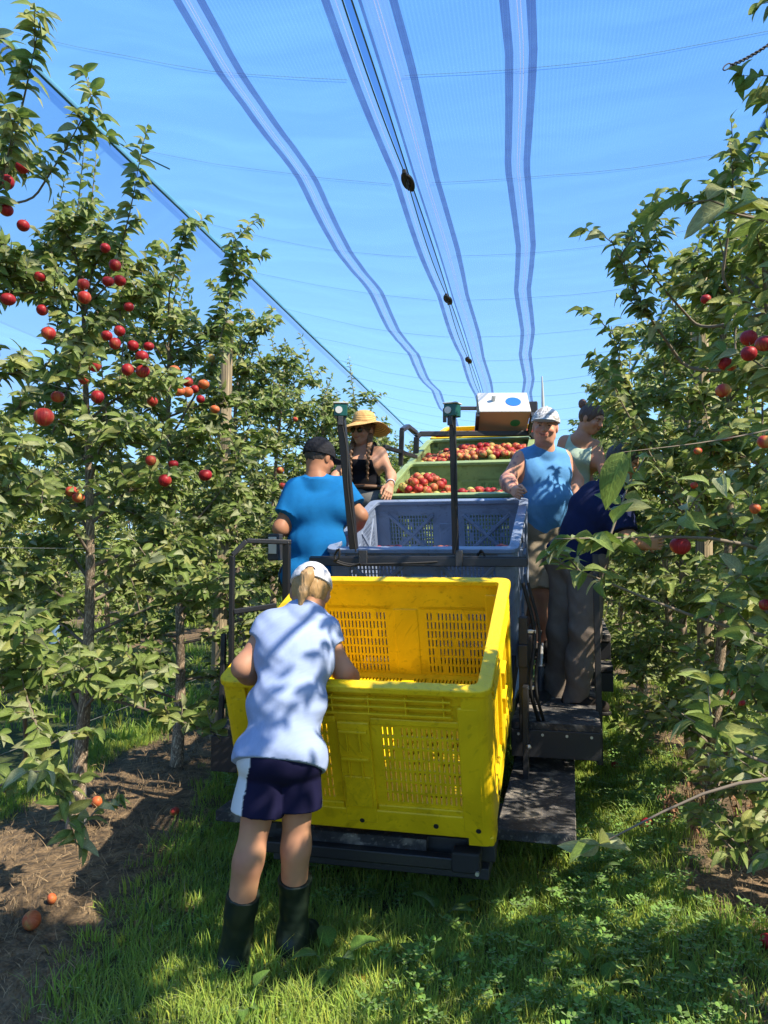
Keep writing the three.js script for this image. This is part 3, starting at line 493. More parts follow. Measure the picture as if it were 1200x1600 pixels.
// apples on the near trees: [x, y, z], radius, kind; each goes to the tree whose trunk stands nearest
const HANG = [
  [[-2.15, 3.252, -2.912],1.1,0],[[-2.15, 3.14, -2.815],1.2,0],[[-2.15, 3.021, -2.817],1.1,0],[[-2.15, 3.001, -2.926],1,0],[[-2.1, 2.792, -2.978],0.95,0],[[-2.1, 2.626, -2.775],1.15,0],[[-2.1, 2.65, -2.998],1.0,0],[[-2.1, 2.561, -3.047],1.15,1],
  [[-2.1, 3.119, -3.491],1,0],[[-2.05, 3.031, -3.501],1.15,0],[[-2.05, 2.927, -3.438],1.1,0],[[-2.02, 2.949, -3.497],1.15,0],[[-2.1, 2.87, -3.307],1.1,1],[[-2.05, 2.781, -3.238],1.15,1],[[-2.1, 2.893, -3.731],0.9,0],
  [[-2.05, 2.655, -3.437],1.1,0],[[-2.02, 2.621, -3.462],1.15,0],[[-2.05, 2.711, -3.554],1.1,0],[[-2.02, 2.468, -3.285],1.25,0],[[-2.02, 2.326, -3.314],1.2,0],[[-2, 2.259, -2.975],1.1,1],[[-1.95, 2.142, -2.81],1.45,1],[[-2.02, 2.519, -3.586],1.2,0],[[-2.05, 2.637, -3.785],1.15,0],[[-2.05, 2.712, -3.859],1,0],[[-2, 2.537, -3.704],1.25,0],[[-2.05, 2.398, -3.245],1,1],[[-2.1, 2.698, -3.78],1,0],
  [[-2.1, 2.675, -4.27],1.15,2],[[-2.1, 2.645, -4.455],1.1,0],[[-2.05, 2.655, -4.578],1.2,2],[[-2.1, 2.88, -4.793],1.1,4],[[-2.05, 2.542, -4.242],1.1,2],[[-2.05, 2.559, -4.349],1.1,2],[[-2.1, 2.623, -4.559],1.0,0],[[-2, 2.505, -4.642],1.05,2],[[-2.05, 2.552, -4.534],0.9,0],
  [[-2, 2.079, -3.806],0.95,1],[[-2, 2.088, -4.07],0.9,0],[[-1.95, 1.977, -3.871],1.15,0],[[-1.92, 2.049, -4.326],1.35,0],[[-2, 1.86, -3.092],1.1,1],[[-1.95, 1.83, -3.064],1.0,1],[[-2.1, 2.438, -4.004],1.0,1],
  [[-1.95, 2.228, -5.807],1.0,1],[[-1.95, 2.111, -5.868],0.95,1],[[-2, 2.727, -6.353],0.8,1],
  [[0.72, 2.651, -3.392],1.0,0],[[0.62, 2.216, -2.379],1.1,0],[[0.62, 2.159, -2.227],1.1,0],[[0.6, 2.152, -2.304],1.0,0],[[0.62, 2.207, -2.659],1.05,0],[[0.66, 2.221, -2.755],0.9,1],[[0.6, 2.109, -2.607],1.1,1],[[0.62, 1.979, -2.661],1.15,0],[[0.7, 2.027, -3.51],0.8,1],[[0.6, 1.885, -2.174],0.9,1],[[0.42, 1.613, -2.374],1.3,0],[[0.75, 1.907, -3.86],0.8,1],[[0.7, 1.734, -2.659],0.8,2],[[0.75, 1.421, -2.755],0.9,0],[[0.85, 0.97, -3.703],0.75,1],[[0.85, 0.964, -3.504],0.75,0],
];
HANG.forEach(([p, s, kind], i) => {
  const row = p[0] < -0.7 ? LEFT : RIGHT; let best = row[0]; for (const t of row) if (Math.abs(t.position.z - p[2]) < Math.abs(best.position.z - p[2])) best = t;
  p = [p[0] * 1.02, 1.6 + (p[1] - 1.6) * 1.02, p[2] * 1.02]; const a = apple(best, [p[0] - best.position.x, p[1] - best.position.y, p[2] - best.position.z], (p[0] > -0.7 ? 0.0235 : p[2] > -3.7 ? 0.028 : 0.032) * s, kind, 50 + i);
  a.rotation.x *= 0.4; a.rotation.z *= 0.4;
});
// posts and wires of the trellis
const post = (name, base, top, r, label) => { const t = thing(name, label, 'post', base); const d = V(top).sub(V(base)); obj('post_shaft', tube([V(0, -0.1, 0), d.clone().multiplyScalar(0.5), d, d.clone().add(V(0, 0.004, 0))], [r, r * 0.97, r * 0.93, r * 0.8], 18), M.wood, t); obj('wire_staple', tube([V(r * 0.9, 1.9, -0.02), V(r * 1.15, 1.9, 0), V(r * 0.9, 1.9, 0.02)], 0.003, 4), M.darkSteel, t); };
post('trellis_post', [-2.60, 0, -6.15], [-2.55, 3.55, -6.15], 0.062, 'round weathered wooden post in the left row behind the black railing');
post('trellis_post', [1.13, 0, -5.55], [1.14, 3.6, -5.55], 0.055, 'pale round wooden post among the branches of the right row');
post('trellis_post', [-2.57, 0, -13.2], [-2.55, 3.8, -13.2], 0.06, 'far wooden post in the left row beyond the straw hat');
for (const [x, y, label] of [[ROW_L, 0.62, 'lowest thin steel wire along the left row of trees'], [ROW_L, 1.62, 'middle thin steel wire along the left row of trees'], [ROW_L, 2.5, 'upper thin steel wire along the left row of trees'], [ROW_R, 0.8, 'lowest thin steel wire along the right row of trees'], [ROW_R, 1.7, 'upper thin steel wire along the right row of trees']])
  tag(obj('trellis_wire', tube(Array.from({ length: 30 }, (_, i) => V(x + 0.03, y + 0.01 * Math.sin(i), 1 - i * 1.1)), 0.0018, 5), M.bolt), label, 'wire', 'trellis wires');

// ---------------------------------------------------------------- bins on the inclined conveyor
// everything on the machine is laid out in its own frame: x to the right, y up, -z the way it drives
const MPOS = [-0.72, 0, -3.08], MTURN = -0.0465;
const mach = new THREE.Matrix4().makeRotationY(MTURN).setPosition(...MPOS);
const BW = 1.13, BL = 1.15;
function slotted(w, h, cols, rows, sw, sh, slits, x0, y0, x1, y1, t, seed, X = false, skip = 0.05) {   // sheet w x h with slots in the given windows
  const r = rngOf(seed), s = new THREE.Shape(); s.moveTo(x0, y0); s.lineTo(x1, y0); s.lineTo(x1, y1); s.lineTo(x0, y1); s.closePath();
  for (const [a, b, c, d] of slits) for (let i = 0; i < cols; i++) for (let j = 0; j < rows; j++) {
    if (r() < skip) continue;
    const u = (i + 0.5) / cols, v = (j + 0.5) / rows, x = lerp(a, c, u), y = lerp(b, d, v);
    if (X && (Math.abs(u - v) < 0.06 || Math.abs(1 - u - v) < 0.06)) continue;
    const p = new THREE.Path(); p.moveTo(x - sw / 2, y - sh / 2); p.lineTo(x - sw / 2, y + sh / 2); p.lineTo(x + sw / 2, y + sh / 2); p.lineTo(x + sw / 2, y - sh / 2); p.closePath(); s.holes.push(p);
  }
  return new THREE.ExtrudeGeometry(s, { depth: t, bevelEnabled: false }).translate(0, 0, -t / 2);
}
function ring(w, l, band, h, rad) {
  const rr = (sh, a, b, r) => { sh.moveTo(-a + r, -b); sh.lineTo(a - r, -b); sh.quadraticCurveTo(a, -b, a, -b + r); sh.lineTo(a, b - r); sh.quadraticCurveTo(a, b, a - r, b); sh.lineTo(-a + r, b); sh.quadraticCurveTo(-a, b, -a, b - r); sh.lineTo(-a, -b + r); sh.quadraticCurveTo(-a, -b, -a + r, -b); };
  const s = new THREE.Shape(), p = new THREE.Path(); rr(s, w / 2, l / 2, rad); rr(p, w / 2 - band, l / 2 - band, rad * 0.6); s.holes.push(p);
  return new THREE.ExtrudeGeometry(s, { depth: h, bevelEnabled: true, bevelSize: 0.005, bevelThickness: 0.005, bevelSegments: 2, curveSegments: 5 }).rotateX(-Math.PI / 2);
}
const binGeo = {};
function wallGeos(kind, w, H) {   // wall lies in the xy plane, outside towards +z, top at y = 0
  const key = kind + w + H; if (binGeo[key]) return binGeo[key];
  const X = kind === 'cross', pw = w / 2 - 0.235, out = [], py0 = -H + (X ? 0.27 : 0.12), py1 = X ? -0.09 : -0.17;
  const wins = [[-0.11 - pw, py0 + 0.02, -0.11, py1 - 0.01], [0.11, py0 + 0.02, 0.11 + pw, py1 - 0.01]];
  const sheet = X ? slotted(w, H, 15, 11, 0.011, 0.024, wins, -w / 2 + 0.02, -H, w / 2 - 0.02, -0.004, 0.010, 31, true, 0.04) : slotted(w, H, 16, 7, 0.0075, 0.042, wins, -w / 2 + 0.02, -H, w / 2 - 0.02, -0.004, 0.012, 7);
  out.push(metreUV(sheet));
  const add = (g) => out.push(metreUV(g));
  const fr = 0.024;      // frame round each window, proud on the outside and a little on the inside
  for (const [a, b, c, d] of wins) {
    add(box(c - a + 0.07, 0.03, fr, (a + c) / 2, d + 0.025, 0.006, 0.006)); add(box(c - a + 0.07, 0.03, fr, (a + c) / 2, b - 0.025, 0.006, 0.006));
    if (X) { const L = Math.hypot(c - a, d - b); for (const sg of [-1, 1]) { const g = box(L, 0.024, 0.026, 0, 0, 0, 0.004); g.rotateZ(sg * Math.atan2(d - b, c - a)); add(g.translate((a + c) / 2, (b + d) / 2, 0.0005 * sg)); } }
  }
  add(box(0.14, H - 0.20, 0.034, 0, -H / 2 - 0.06, 0.008, 0.008));                           // middle column
  for (const sg of [-1, 1]) add(box(0.09, H - 0.1, 0.034, sg * (w / 2 - 0.085), -H / 2 - 0.02, 0.008, 0.01));
  add(box(w - 0.08, 0.105, 0.03, 0, -H + 0.052, 0.007, 0.008));                               // bottom band
  // moulded rib band under the rim
  if (!X) for (let k = 0; k < 3; k++) add(box(w - 0.30, 0.008, 0.034, 0, -0.045 - k * 0.034, 0.016, 0.002));
  if (!X) for (let k = 0; k < 6; k++) add(box(0.006, 0.088, 0.028, lerp(-w / 2 + 0.18, w / 2 - 0.18, k / 5), -0.078, 0.0145, 0.0015));
  // pockets with ribs on the middle column
  for (const y of [-0.20, -0.33]) { add(box(0.12, 0.012, 0.03, 0, y, 0.026, 0.003)); for (const x of [-0.028, 0.028]) add(box(0.007, 0.09, 0.022, x, y - 0.05, 0.028, 0.002)); }
  return (binGeo[key] = { wall: merge(out), holes: [-0.32, 0.0, 0.32].map((x) => new THREE.CylinderGeometry(0.011, 0.011, 0.004, 14).rotateX(Math.PI / 2).translate(x * (w / 1.13), -H + 0.05, 0.0235)), plate: box(0.115, 0.15, 0.012, 0, -H + 0.2, 0.028, 0.006) });
}
function makeBin(name, label, mat, kind, H, [x, y, z], tilt, group) {
  const t = thing(name, label, 'fruit bin', [0, 0, 0], 0, group);
  t.matrix.copy(mach).multiply(new THREE.Matrix4().makeRotationX(tilt).setPosition(x, y, z)); t.matrix.decompose(t.position, t.quaternion, t.scale);
  const th = 0.024, walls = [['front_wall', BW, 0, 0, 0 - th, 0], ['back_wall', BW, 0, 0, -BL + th, Math.PI], ['side_wall', BL, -BW / 2 + th, 0, -BL / 2, -Math.PI / 2], ['side_wall', BL, BW / 2 - th, 0, -BL / 2, Math.PI / 2]];
  for (const [n, w, wx, wy, wz, turn] of walls) {
    const g = wallGeos(kind, w, H), m = obj(n, g.wall, mat, t); m.position.set(wx, wy, wz); m.rotation.y = turn;
    for (const h of g.holes) obj('drain_hole', h, M.hole, m);
    if (n !== 'side_wall') obj('label_plate', g.plate, mat, m);
  }
  obj('rim', metreUV(ring(BW + 0.012, BL + 0.012, 0.05, 0.018, 0.06).translate(0, -0.012, -BL / 2)), mat, t);
  for (const sx of [-1, 1]) for (const sz of [0, 1]) {
    const cx = sx * (BW / 2 - 0.055), cz = sz ? -BL + 0.055 : -0.055, s = new THREE.Shape(), R = 0.055;
    s.moveTo(-R, R); s.lineTo(R - 0.05, R); s.quadraticCurveTo(R, R, R, R - 0.05); s.lineTo(R, -R); s.lineTo(R - 0.03, -R); s.lineTo(R - 0.03, R - 0.06); s.quadraticCurveTo(R - 0.03, R - 0.03, R - 0.06, R - 0.03); s.lineTo(-R, R - 0.03); s.closePath();
    const g = new THREE.ExtrudeGeometry(s, { depth: H + 0.01, bevelEnabled: false, curveSegments: 6 }).rotateX(Math.PI / 2);  // s.y -> +z, extruded down
    g.rotateY(sx > 0 ? (sz ? Math.PI / 2 : 0) : sz ? Math.PI : -Math.PI / 2); g.translate(cx, -0.02, cz);
    const p = obj('corner_post', [metreUV(g), metreUV(box(0.10, 0.05, 0.10, cx, -H - 0.012, cz, 0.012))], mat, t);
    obj('drain_hole', new THREE.CylinderGeometry(0.011, 0.011, 0.004, 14).rotateX(Math.PI / 2).translate(cx - sx * 0.012, -H + 0.045, sz ? -BL - 0.001 : 0.001), M.hole, p);
  }
  const fl = slotted(BW, BL, 24, 14, 0.008, 0.036, [[-0.5, 0.06, -0.03, BL - 0.06], [0.03, 0.06, 0.5, BL - 0.06]], -BW / 2 + 0.02, 0.02, BW / 2 - 0.02, BL - 0.02, 0.012, 3, false, 0.06).rotateX(-Math.PI / 2).translate(0, -H + 0.05, 0);
  obj('floor', metreUV(binGeo.floor || (binGeo.floor = fl)), mat, t).position.y = 0.075;
  for (const rx of [-1, 0, 1]) obj('runner', metreUV(box(0.10, 0.06, BL - 0.08, rx * (BW / 2 - 0.07), -H - 0.002, -BL / 2, 0.01)), mat, t);
  return t;
}
const T = Math.PI / 180, GB = null;
const BIN1 = makeBin('fruit_bin', 'empty scuffed yellow plastic bin in front, with the woman leaning into it', M.yellow, 'slot', 0.69, [-0.02, 1.045, 0], 20.3 * T);
const BIN2 = makeBin('fruit_bin', 'blue grey plastic bin with cross ribs, behind the yellow one, few apples in it', M.grey, 'cross', 0.70, [0, 1.6, -1.42], 18.3 * T);
const BIN3 = makeBin('fruit_bin', 'nearer green plastic bin with a heap of apples in its left corner', M.green, 'slot', 0.70, [-0.03, 2.02, -2.82], 19 * T);
const BIN4 = makeBin('fruit_bin', 'farther green plastic bin well filled with red apples', M.green, 'slot', 0.70, [-0.06, 2.41, -4.06], 19 * T);
const BIN5 = makeBin('fruit_bin', 'yellow plastic bin at the top end of the conveyor, full of apples', M.yellow, 'slot', 0.70, [-0.08, 2.84, -5.42], 15 * T);
const BINY = makeBin('fruit_bin', 'x', M.grey, 'slot', 0.70, [0, 1.05, -1.1], 0); scene.remove(BINY); used.set('fruit_bin', 5);
// loose apples: each its own thing, in the frame of the bin it lies in; (x, z) in the bin's plane, real level pile
function fillBin(bin, list, label, group, seed) {
  const q = rngOf(seed); bin.updateMatrixWorld(true);
  list.forEach(([x, y, z, k], i) => {
    const p = V(x, y, z).applyMatrix4(bin.matrixWorld), r = 0.036 + q() * 0.006, a = apple(scene, [p.x, p.y, p.z], r, k, seed * 31 + i, 'picked_apple');
    a.rotation.set(q() * 6, q() * 6, q() * 6); tag(a, label, 'apple', group);
  });
}
function heap(seed, n, level, x0, x1, z0, z1, bump = 0.03, mix = [0, 0, 1, 1, 3, 4]) {   // hexagonal top layers whose height follows level(x, z)
  const q = rngOf(seed), out = [], d = 0.078; let row = 0;
  for (let z = z1; z < z0; z += d * 0.87, row++) for (let x = x0 + (row % 2) * d / 2; x < x1; x += d) {
    const y = level(x, z); if (y === null || out.length >= n) continue;
    out.push([x + (q() - 0.5) * 0.012, y + q() * bump, z + (q() - 0.5) * 0.012, mix[Math.floor(q() * mix.length)]]);
  }
  return out;
}
// nearer green bin: heap against the far-left, thin spread at the right
const pile3 = [...heap(5, 60, (x, z) => { const k = Math.hypot((x + 0.30) / 0.30, (z + 0.46) / 0.40); return k > 1 ? null : -0.24 + 0.27 * (1 - k * k); }, -0.50, 0.05, -0.06, -0.9, 0.02, [0, 1, 1, 3, 3, 4, 4]),
  ...heap(6, 26, (x, z) => 0.29 * z + 0.004 + 0.01 * Math.sin(x * 9), 0.06, 0.5, -0.07, -0.5, 0.03, [0, 0, 1, 3, 4])];
fillBin(BIN3, pile3, 'picked apple lying in the nearer green bin', 'apples in the nearer green bin', 3);
fillBin(BIN4, heap(7, 145, (x, z) => -0.05 + 0.025 * Math.sin(x * 5 + 1) - 0.05 * smooth(-0.65, -1.0, z) - 0.05 * smooth(-0.2, -0.5, x), -0.50, 0.52, -0.07, -0.95, 0.045, [0, 0, 1, 1, 3, 3, 4]), 'picked apple lying in the farther green bin', 'apples in the farther green bin', 4);
fillBin(BIN5, heap(8, 130, (x, z) => 0.0 - 0.06 * smooth(-0.5, -1, z), -0.50, 0.52, -0.06, -0.26, 0.03, [0, 0, 1, 1, 3]), 'picked apple in the top yellow bin', 'apples in the top yellow bin', 6);
fillBin(BIN2, [...heap(11, 30, (x, z) => 0.31 * z - 0.03 + 0.012 * Math.sin(x * 20), -0.47, -0.14, -0.12, -0.34, 0.015, [0, 0, 1]), ...heap(12, 40, (x, z) => 0.31 * z - 0.03 + 0.012 * Math.sin(x * 17), 0.06, 0.5, -0.12, -0.34, 0.015, [0, 0, 1, 4, 3])], 'red apple seen over the front rim of the blue grey bin', 'apples in the blue grey bin', 9);

// ---------------------------------------------------------------- the picking machine
{
  const h = thing('harvest_platform', 'black steel apple picking platform on wheels carrying the row of fruit bins up the alley', 'harvest machine', MPOS, MTURN);
  const put = (n, g, m = M.black) => obj(n, Array.isArray(g) ? merge(g.map((q) => metreUV(q))) : metreUV(g), m, h);
  // inclined conveyor under the bins
  for (const sx of [-1, 1]) { put('conveyor_rail', bar([sx * 0.44, 0.32, -0.38], [sx * 0.44, 0.56, -1.30], 0.07, 0.12), M.darkSteel); put('conveyor_rail', bar([sx * 0.5, 0.80, -1.30], [sx * 0.5, 2.30, -6.4], 0.08, 0.16), M.darkSteel); }
  for (let i = 0; i < 5; i++) put('roller', tube([V(-0.42, 0.27 + i * 0.075, -0.30 - i * 0.22), V(0.42, 0.27 + i * 0.075, -0.30 - i * 0.22)], 0.03, 12), M.darkSteel);
  for (const sx of [-1, 1]) { put('side_frame', [box(0.05, 0.62, 0.10, sx * 0.60, 0.92, -1.38), box(0.05, 0.12, 3.4, sx * 0.60, 1.02, -3.0)], M.black); }
  put('chassis', [box(0.9, 0.16, 4.6, 0, 0.42, -3.6, 0.01), box(0.5, 0.4, 1.4, 0, 0.7, -4.6, 0.02), box(0.62, 0.5, 0.5, 0, 0.7, -2.4, 0.02)], M.darkSteel);
  // wheels
  for (const sx of [-1, 1]) for (const wz of [-2.1, -5.2]) {
    const prof = [[0.16, -0.10], [0.30, -0.11], [0.345, -0.08], [0.355, 0], [0.345, 0.08], [0.30, 0.11], [0.16, 0.10]].map((p) => new THREE.Vector2(...p));
    const w = obj('wheel', new THREE.LatheGeometry(prof, 28).rotateZ(Math.PI / 2), M.rubber, h); w.position.set(sx * 0.62, 0.355, wz);
    obj('hub', new THREE.CylinderGeometry(0.17, 0.15, 0.14, 20).rotateZ(Math.PI / 2), M.darkSteel, w);
  }
  // fork table under the front bin with its side wings
  put('wing_plate', [box(0.34, 0.05, 1.28, 0, 0, 0, 0.006)].map((g) => g.translate(0.70, 0.36, -1.07)), M.deck);
  put('wing_plate', box(0.26, 0.05, 1.1, -0.66, 0.345, -0.95, 0.006), M.deck);
  put('fork_beam', box(1.06, 0.09, 0.08, 0.0, 0.30, -0.42, 0.006), M.darkSteel);
  put('fork_beam', box(1.0, 0.05, 0.06, -0.02, 0.275, -0.30, 0.006), M.black);
  put('fork_carriage', box(1.0, 0.05, 0.9, 0, 0.19, -0.86, 0.006), M.darkSteel);
  put('wood_block', box(0.52, 0.05, 0.05, -0.02, 0.325, -0.345, 0.004), M.deck);
  const cl = put('latch_block', box(0.12, 0.085, 0.10, 0.42, 0.295, -0.29, 0.01), M.rubber); obj('bolt', new THREE.CylinderGeometry(0.009, 0.009, 0.02, 8).rotateX(Math.PI / 2).translate(0.47, 0.262, -0.236), M.bolt, cl);
  // beam across, just before the grey bin, with its two sensor masts
  const bz = -1.30, by = 1.535;
  put('cross_beam', box(1.26, 0.05, 0.06, 0.0, by, bz, 0.005), M.black);
  put('beam_ledge', box(1.25, 0.006, 0.05, 0.0, by + 0.029, bz, 0.002), M.darkSteel);
  const mast = (a, b, sensorTurn, w) => {
    const d = V(b).sub(V(a)).normalize(), m = put('sensor_mast', bar(a, b, w, w * 0.9, 0.004), M.black), c = V(b).addScaledVector(d, 0.035);
    const s = obj('sensor', metreUV(box(0.075, 0.07, 0.075, 0, 0, 0, 0.006)), M.teal, m); s.position.copy(c); s.rotation.y = sensorTurn;
    obj('lens', new THREE.CylinderGeometry(0.02, 0.02, 0.008, 18).rotateX(Math.PI / 2).translate(-0.01, 0.0, 0.040), M.white, s);
    obj('sensor_lid', metreUV(box(0.085, 0.008, 0.085, 0, 0.041, 0, 0.003)), M.white, s);
    obj('sensor_bracket', metreUV(box(0.03, 0.05, 0.02, 0, -0.06, 0.03, 0.003)), M.darkSteel, s);
    return m;
  };
  mast([-0.341, 1.608, -1.218], [-0.386, 2.349, -1.108], 0.3, 0.045);
  mast([0.223, 1.578, -1.356], [0.223, 2.349, -1.255], -0.25, 0.036);
  put('mast_foot', [box(0.05, 0.09, 0.02, -0.30, by + 0.02, bz + 0.035, 0.004), box(0.04, 0.09, 0.02, 0.255, by + 0.02, bz + 0.035, 0.004)], M.darkSteel);
  const cable = (pts, r, n = 40) => put('cable', tube(curve(pts, n), r, 6), M.rubber);
  cable([[-0.416, 1.607, -1.139], [-0.43, 1.557, -1.138], [-0.378, 1.528, -1.152], [-0.161, 1.525, -1.204], [0.119, 1.535, -1.271], [0.372, 1.557, -1.331]], 0.006);
  cable([[0.224, 2.333, -1.225], [0.243, 2.172, -1.238], [0.229, 1.958, -1.256], [0.243, 1.708, -1.293], [0.221, 1.579, -1.294]], 0.005);
  cable([[-0.378, 2.333, -1.08], [-0.352, 2.172, -1.095], [-0.35, 1.958, -1.116], [-0.327, 1.708, -1.155], [-0.314, 1.593, -1.164]], 0.005);
  cable([[0.354, 1.571, -1.326], [0.375, 1.6, -1.299], [0.393, 1.564, -1.305], [0.37, 1.536, -1.312], [0.352, 1.579, -1.315], [0.381, 1.593, -1.311]], 0.006);
  cable([[-0.426, 1.586, -1.137], [-0.397, 1.607, -1.113], [-0.401, 1.557, -1.114], [-0.428, 1.543, -1.118], [-0.352, 1.514, -1.149], [-0.288, 1.528, -1.163]], 0.006);
  // left railing, deck and steps
  const rail = (pts, w = 0.028, n = 'rail') => { const g = []; for (let i = 0; i + 1 < pts.length; i++) g.push(bar(pts[i], pts[i + 1], w, w, 0.006)); return put(n, g); };
  rail([[-1.003, 0.828, -1.026], [-0.987, 1.572, -0.992], [-0.921, 1.654, -1.035], [-0.7, 1.648, -1.161]]);
  rail([[-0.983, 1.256, -1.009], [-0.767, 1.288, -1.112]], 0.03);
  rail([[-0.724, 1.652, -1.155], [-0.753, 1.043, -1.23]], 0.04, 'rail_post');
  rail([[-1.172, 0.537, -1.259], [-1.19, 1.096, -1.328]], 0.03, 'rail_post');
  put('control_box', box(0.07, 0.16, 0.08, -0.86, 1.62, -1.32, 0.008), M.darkSteel);
  put('control_plate', box(0.05, 0.10, 0.006, -0.86, 1.63, -1.276, 0.002), M.bolt);
  put('left_deck', box(0.50, 0.06, 1.9, -0.92, 0.55, -2.1, 0.006), M.deck);
  put('left_deck', box(0.50, 0.06, 3.0, -0.95, 0.93, -4.6, 0.006), M.deck);
  put('left_deck_face', box(0.50, 0.2, 0.03, -0.92, 0.43, -1.14, 0.004), M.black);
  // right decks: outer low one, then two steps up
  put('right_deck', box(0.48, 0.04, 1.35, 0.77, 0.635, -2.02, 0.005), M.deck);
  put('deck_face', box(0.48, 0.15, 0.03, 0.77, 0.54, -1.355, 0.004), M.black);
  put('right_deck', box(0.54, 0.04, 0.34, 0.87, 0.77, -2.78, 0.005), M.deck);
  put('step_riser', box(0.54, 0.13, 0.03, 0.87, 0.68, -2.64, 0.004), M.black);
  put('right_deck', box(0.54, 0.05, 3.2, 0.87, 0.955, -4.5, 0.005), M.deck);
  put('step_riser', box(0.54, 0.13, 0.03, 0.87, 0.86, -2.94, 0.004), M.black);
  const rp = put('rail_post', bar([1.016, 0.342, -1.744], [1.003, 1.577, -1.729], 0.036), M.black);
  for (const p of [[1.014, 0.556, -1.702], [1.013, 0.44, -1.707]]) obj('bolt', new THREE.SphereGeometry(0.010, 10, 8).translate(...p), M.bolt, rp);
  put('side_bolt', new THREE.SphereGeometry(0.014, 10, 8).translate(0.633, 0.56, -1.18), M.bolt);
  put('side_plate', box(0.03, 0.5, 0.08, 0.615, 0.62, -1.24, 0.004), M.black);
  // railing beside the straw hat and the arch over the bins
  rail([[-0.603, 2.352, -3.672], [-0.589, 2.671, -3.659], [-0.599, 2.753, -3.96], [-0.602, 2.755, -4.372]], 0.04);
  rail([[-0.676, 2.483, -3.338], [-0.527, 2.468, -3.993]], 0.035);
  rail([[-0.624, 2.541, -4.481], [-0.616, 2.725, -4.473], [-0.588, 2.76, -4.499], [0.474, 2.801, -4.989], [0.512, 2.755, -5.001], [0.517, 2.572, -5.011]], 0.05, 'arch');
  rail([[-0.498, 3.037, -5.516], [-0.496, 3.195, -5.508], [-0.152, 3.204, -5.642]], 0.04, 'rear_frame');
  rail([[0.492, 2.954, -5.037], [0.66, 2.954, -5.078]], 0.03, 'rear_frame');
  put('antenna', tube([V([0.605, 2.957, -4.961]), V([0.602, 3.165, -4.95]), V([0.597, 3.374, -4.938])], [0.018, 0.015, 0.007], 8), M.white);
  put('camera_unit', box(0.09, 0.16, 0.08, ...[0.503, 3.044, -4.984], 0.01), M.darkSteel);
  // fittings: bolts along the beam and deck faces, hoses and a hydraulic ram down the right side
  for (let i = 0; i < 4; i++) put('bolt', new THREE.CylinderGeometry(0.008, 0.008, 0.008, 6).rotateX(Math.PI / 2).translate(0.57 + i * 0.13, 0.59, -1.337), M.bolt);
  for (const [dx, r] of [[0, 0.011], [0.028, 0.009]]) put('hose', tube(curve([[0.60 + dx, 1.42, -1.36], [0.66 + dx, 1.15, -1.36], [0.64 + dx, 0.85, -1.30], [0.68 + dx, 0.62, -1.42], [0.62 + dx, 0.46, -1.7]], 30), r, 7), M.rubber);
  put('ram_body', tube([V(0.655, 0.42, -1.62), V(0.655, 0.80, -2.3)], 0.03, 12), M.darkSteel); put('ram_rod', tube([V(0.655, 0.80, -2.3), V(0.655, 0.94, -2.56)], 0.014, 10), M.bolt);
  put('hose_clamp', [box(0.05, 0.02, 0.03, 0.645, 1.15, -1.365, 0.003), box(0.05, 0.02, 0.03, 0.635, 0.85, -1.31, 0.003)], M.bolt);
  // white lamp housing with the blue disc: upper face slants towards us, lower face looks down
  const W = 0.50, A = V([0.187, 3.212, -4.951]), B = V([0.206, 2.982, -4.71]), D = V([0.182, 2.835, -4.969]), bx = A.x;
  const face = new THREE.Shape(); const zy = (p) => [-(p.z - A.z), p.y - A.y]; face.moveTo(0, 0); face.lineTo(...zy(B)); face.lineTo(...zy(D)); face.lineTo(0.07, D.y - A.y + 0.0); face.lineTo(0.07, 0.0); face.closePath();
  const housing = new THREE.ExtrudeGeometry(face, { depth: W, bevelEnabled: true, bevelSize: 0.004, bevelThickness: 0.004, bevelSegments: 2 }).translate(0, 0, -W / 2).rotateY(Math.PI / 2).translate(bx, A.y, A.z);
  const hs = put('lamp_housing', housing, M.brownBoard);
  const n = V(0, A.z - B.z, 0); const e = B.clone().sub(A), nn = V(0, -e.z, e.y).normalize(); if (nn.z < 0) nn.negate();
  const onFace = (g, u, k, lift) => { const c = A.clone().addScaledVector(e, k).addScaledVector(nn, lift); c.x = bx + u; const m4 = new THREE.Matrix4().makeBasis(V(1, 0, 0), nn.clone().cross(V(1, 0, 0)), nn).setPosition(c); return g.applyMatrix4(m4); };
  obj('white_panel', metreUV(onFace(box(W + 0.014, e.length() + 0.012, 0.012, 0, 0, 0, 0.003), 0, 0.5, 0.008)), M.white, hs);
  obj('blue_disc', onFace(new THREE.CylinderGeometry(0.078, 0.078, 0.004, 40).rotateX(Math.PI / 2), 0.098, 0.5, 0.0165), M.blueDisc, hs);
  obj('knob', onFace(new THREE.CylinderGeometry(0.022, 0.024, 0.07, 16).rotateX(Math.PI / 2), -0.10, 0.42, 0.045), M.white, hs);
  obj('seam', onFace(box(0.004, e.length(), 0.003, 0, 0, 0, 0), -0.035, 0.5, 0.0155), std({ color: C(0.5, 0.5, 0.47), roughness: 0.6 }), hs);
  const f = D.clone().sub(B), mm = V(0, f.z, -f.y).normalize(); if (mm.y > 0) mm.negate();
  { const c = B.clone().addScaledVector(f, 0.55).addScaledVector(mm, 0.004); c.x = bx + 0.12; const g = new THREE.CylinderGeometry(0.05, 0.05, 0.012, 24).rotateX(Math.PI / 2).applyMatrix4(new THREE.Matrix4().makeBasis(V(1, 0, 0), mm.clone().cross(V(1, 0, 0)), mm).setPosition(c)); obj('green_lamp', g, std({ color: C(0.02, 0.20, 0.09), roughness: 0.4 }), hs); }
  for (const sx of [-1, 1]) obj('bracket', metreUV(bar([bx + sx * (W / 2 + 0.025), B.y - 0.02, B.z], [bx + sx * (W / 2 + 0.02), D.y - 0.02, D.z + 0.08], 0.035, 0.06)), M.black, hs);
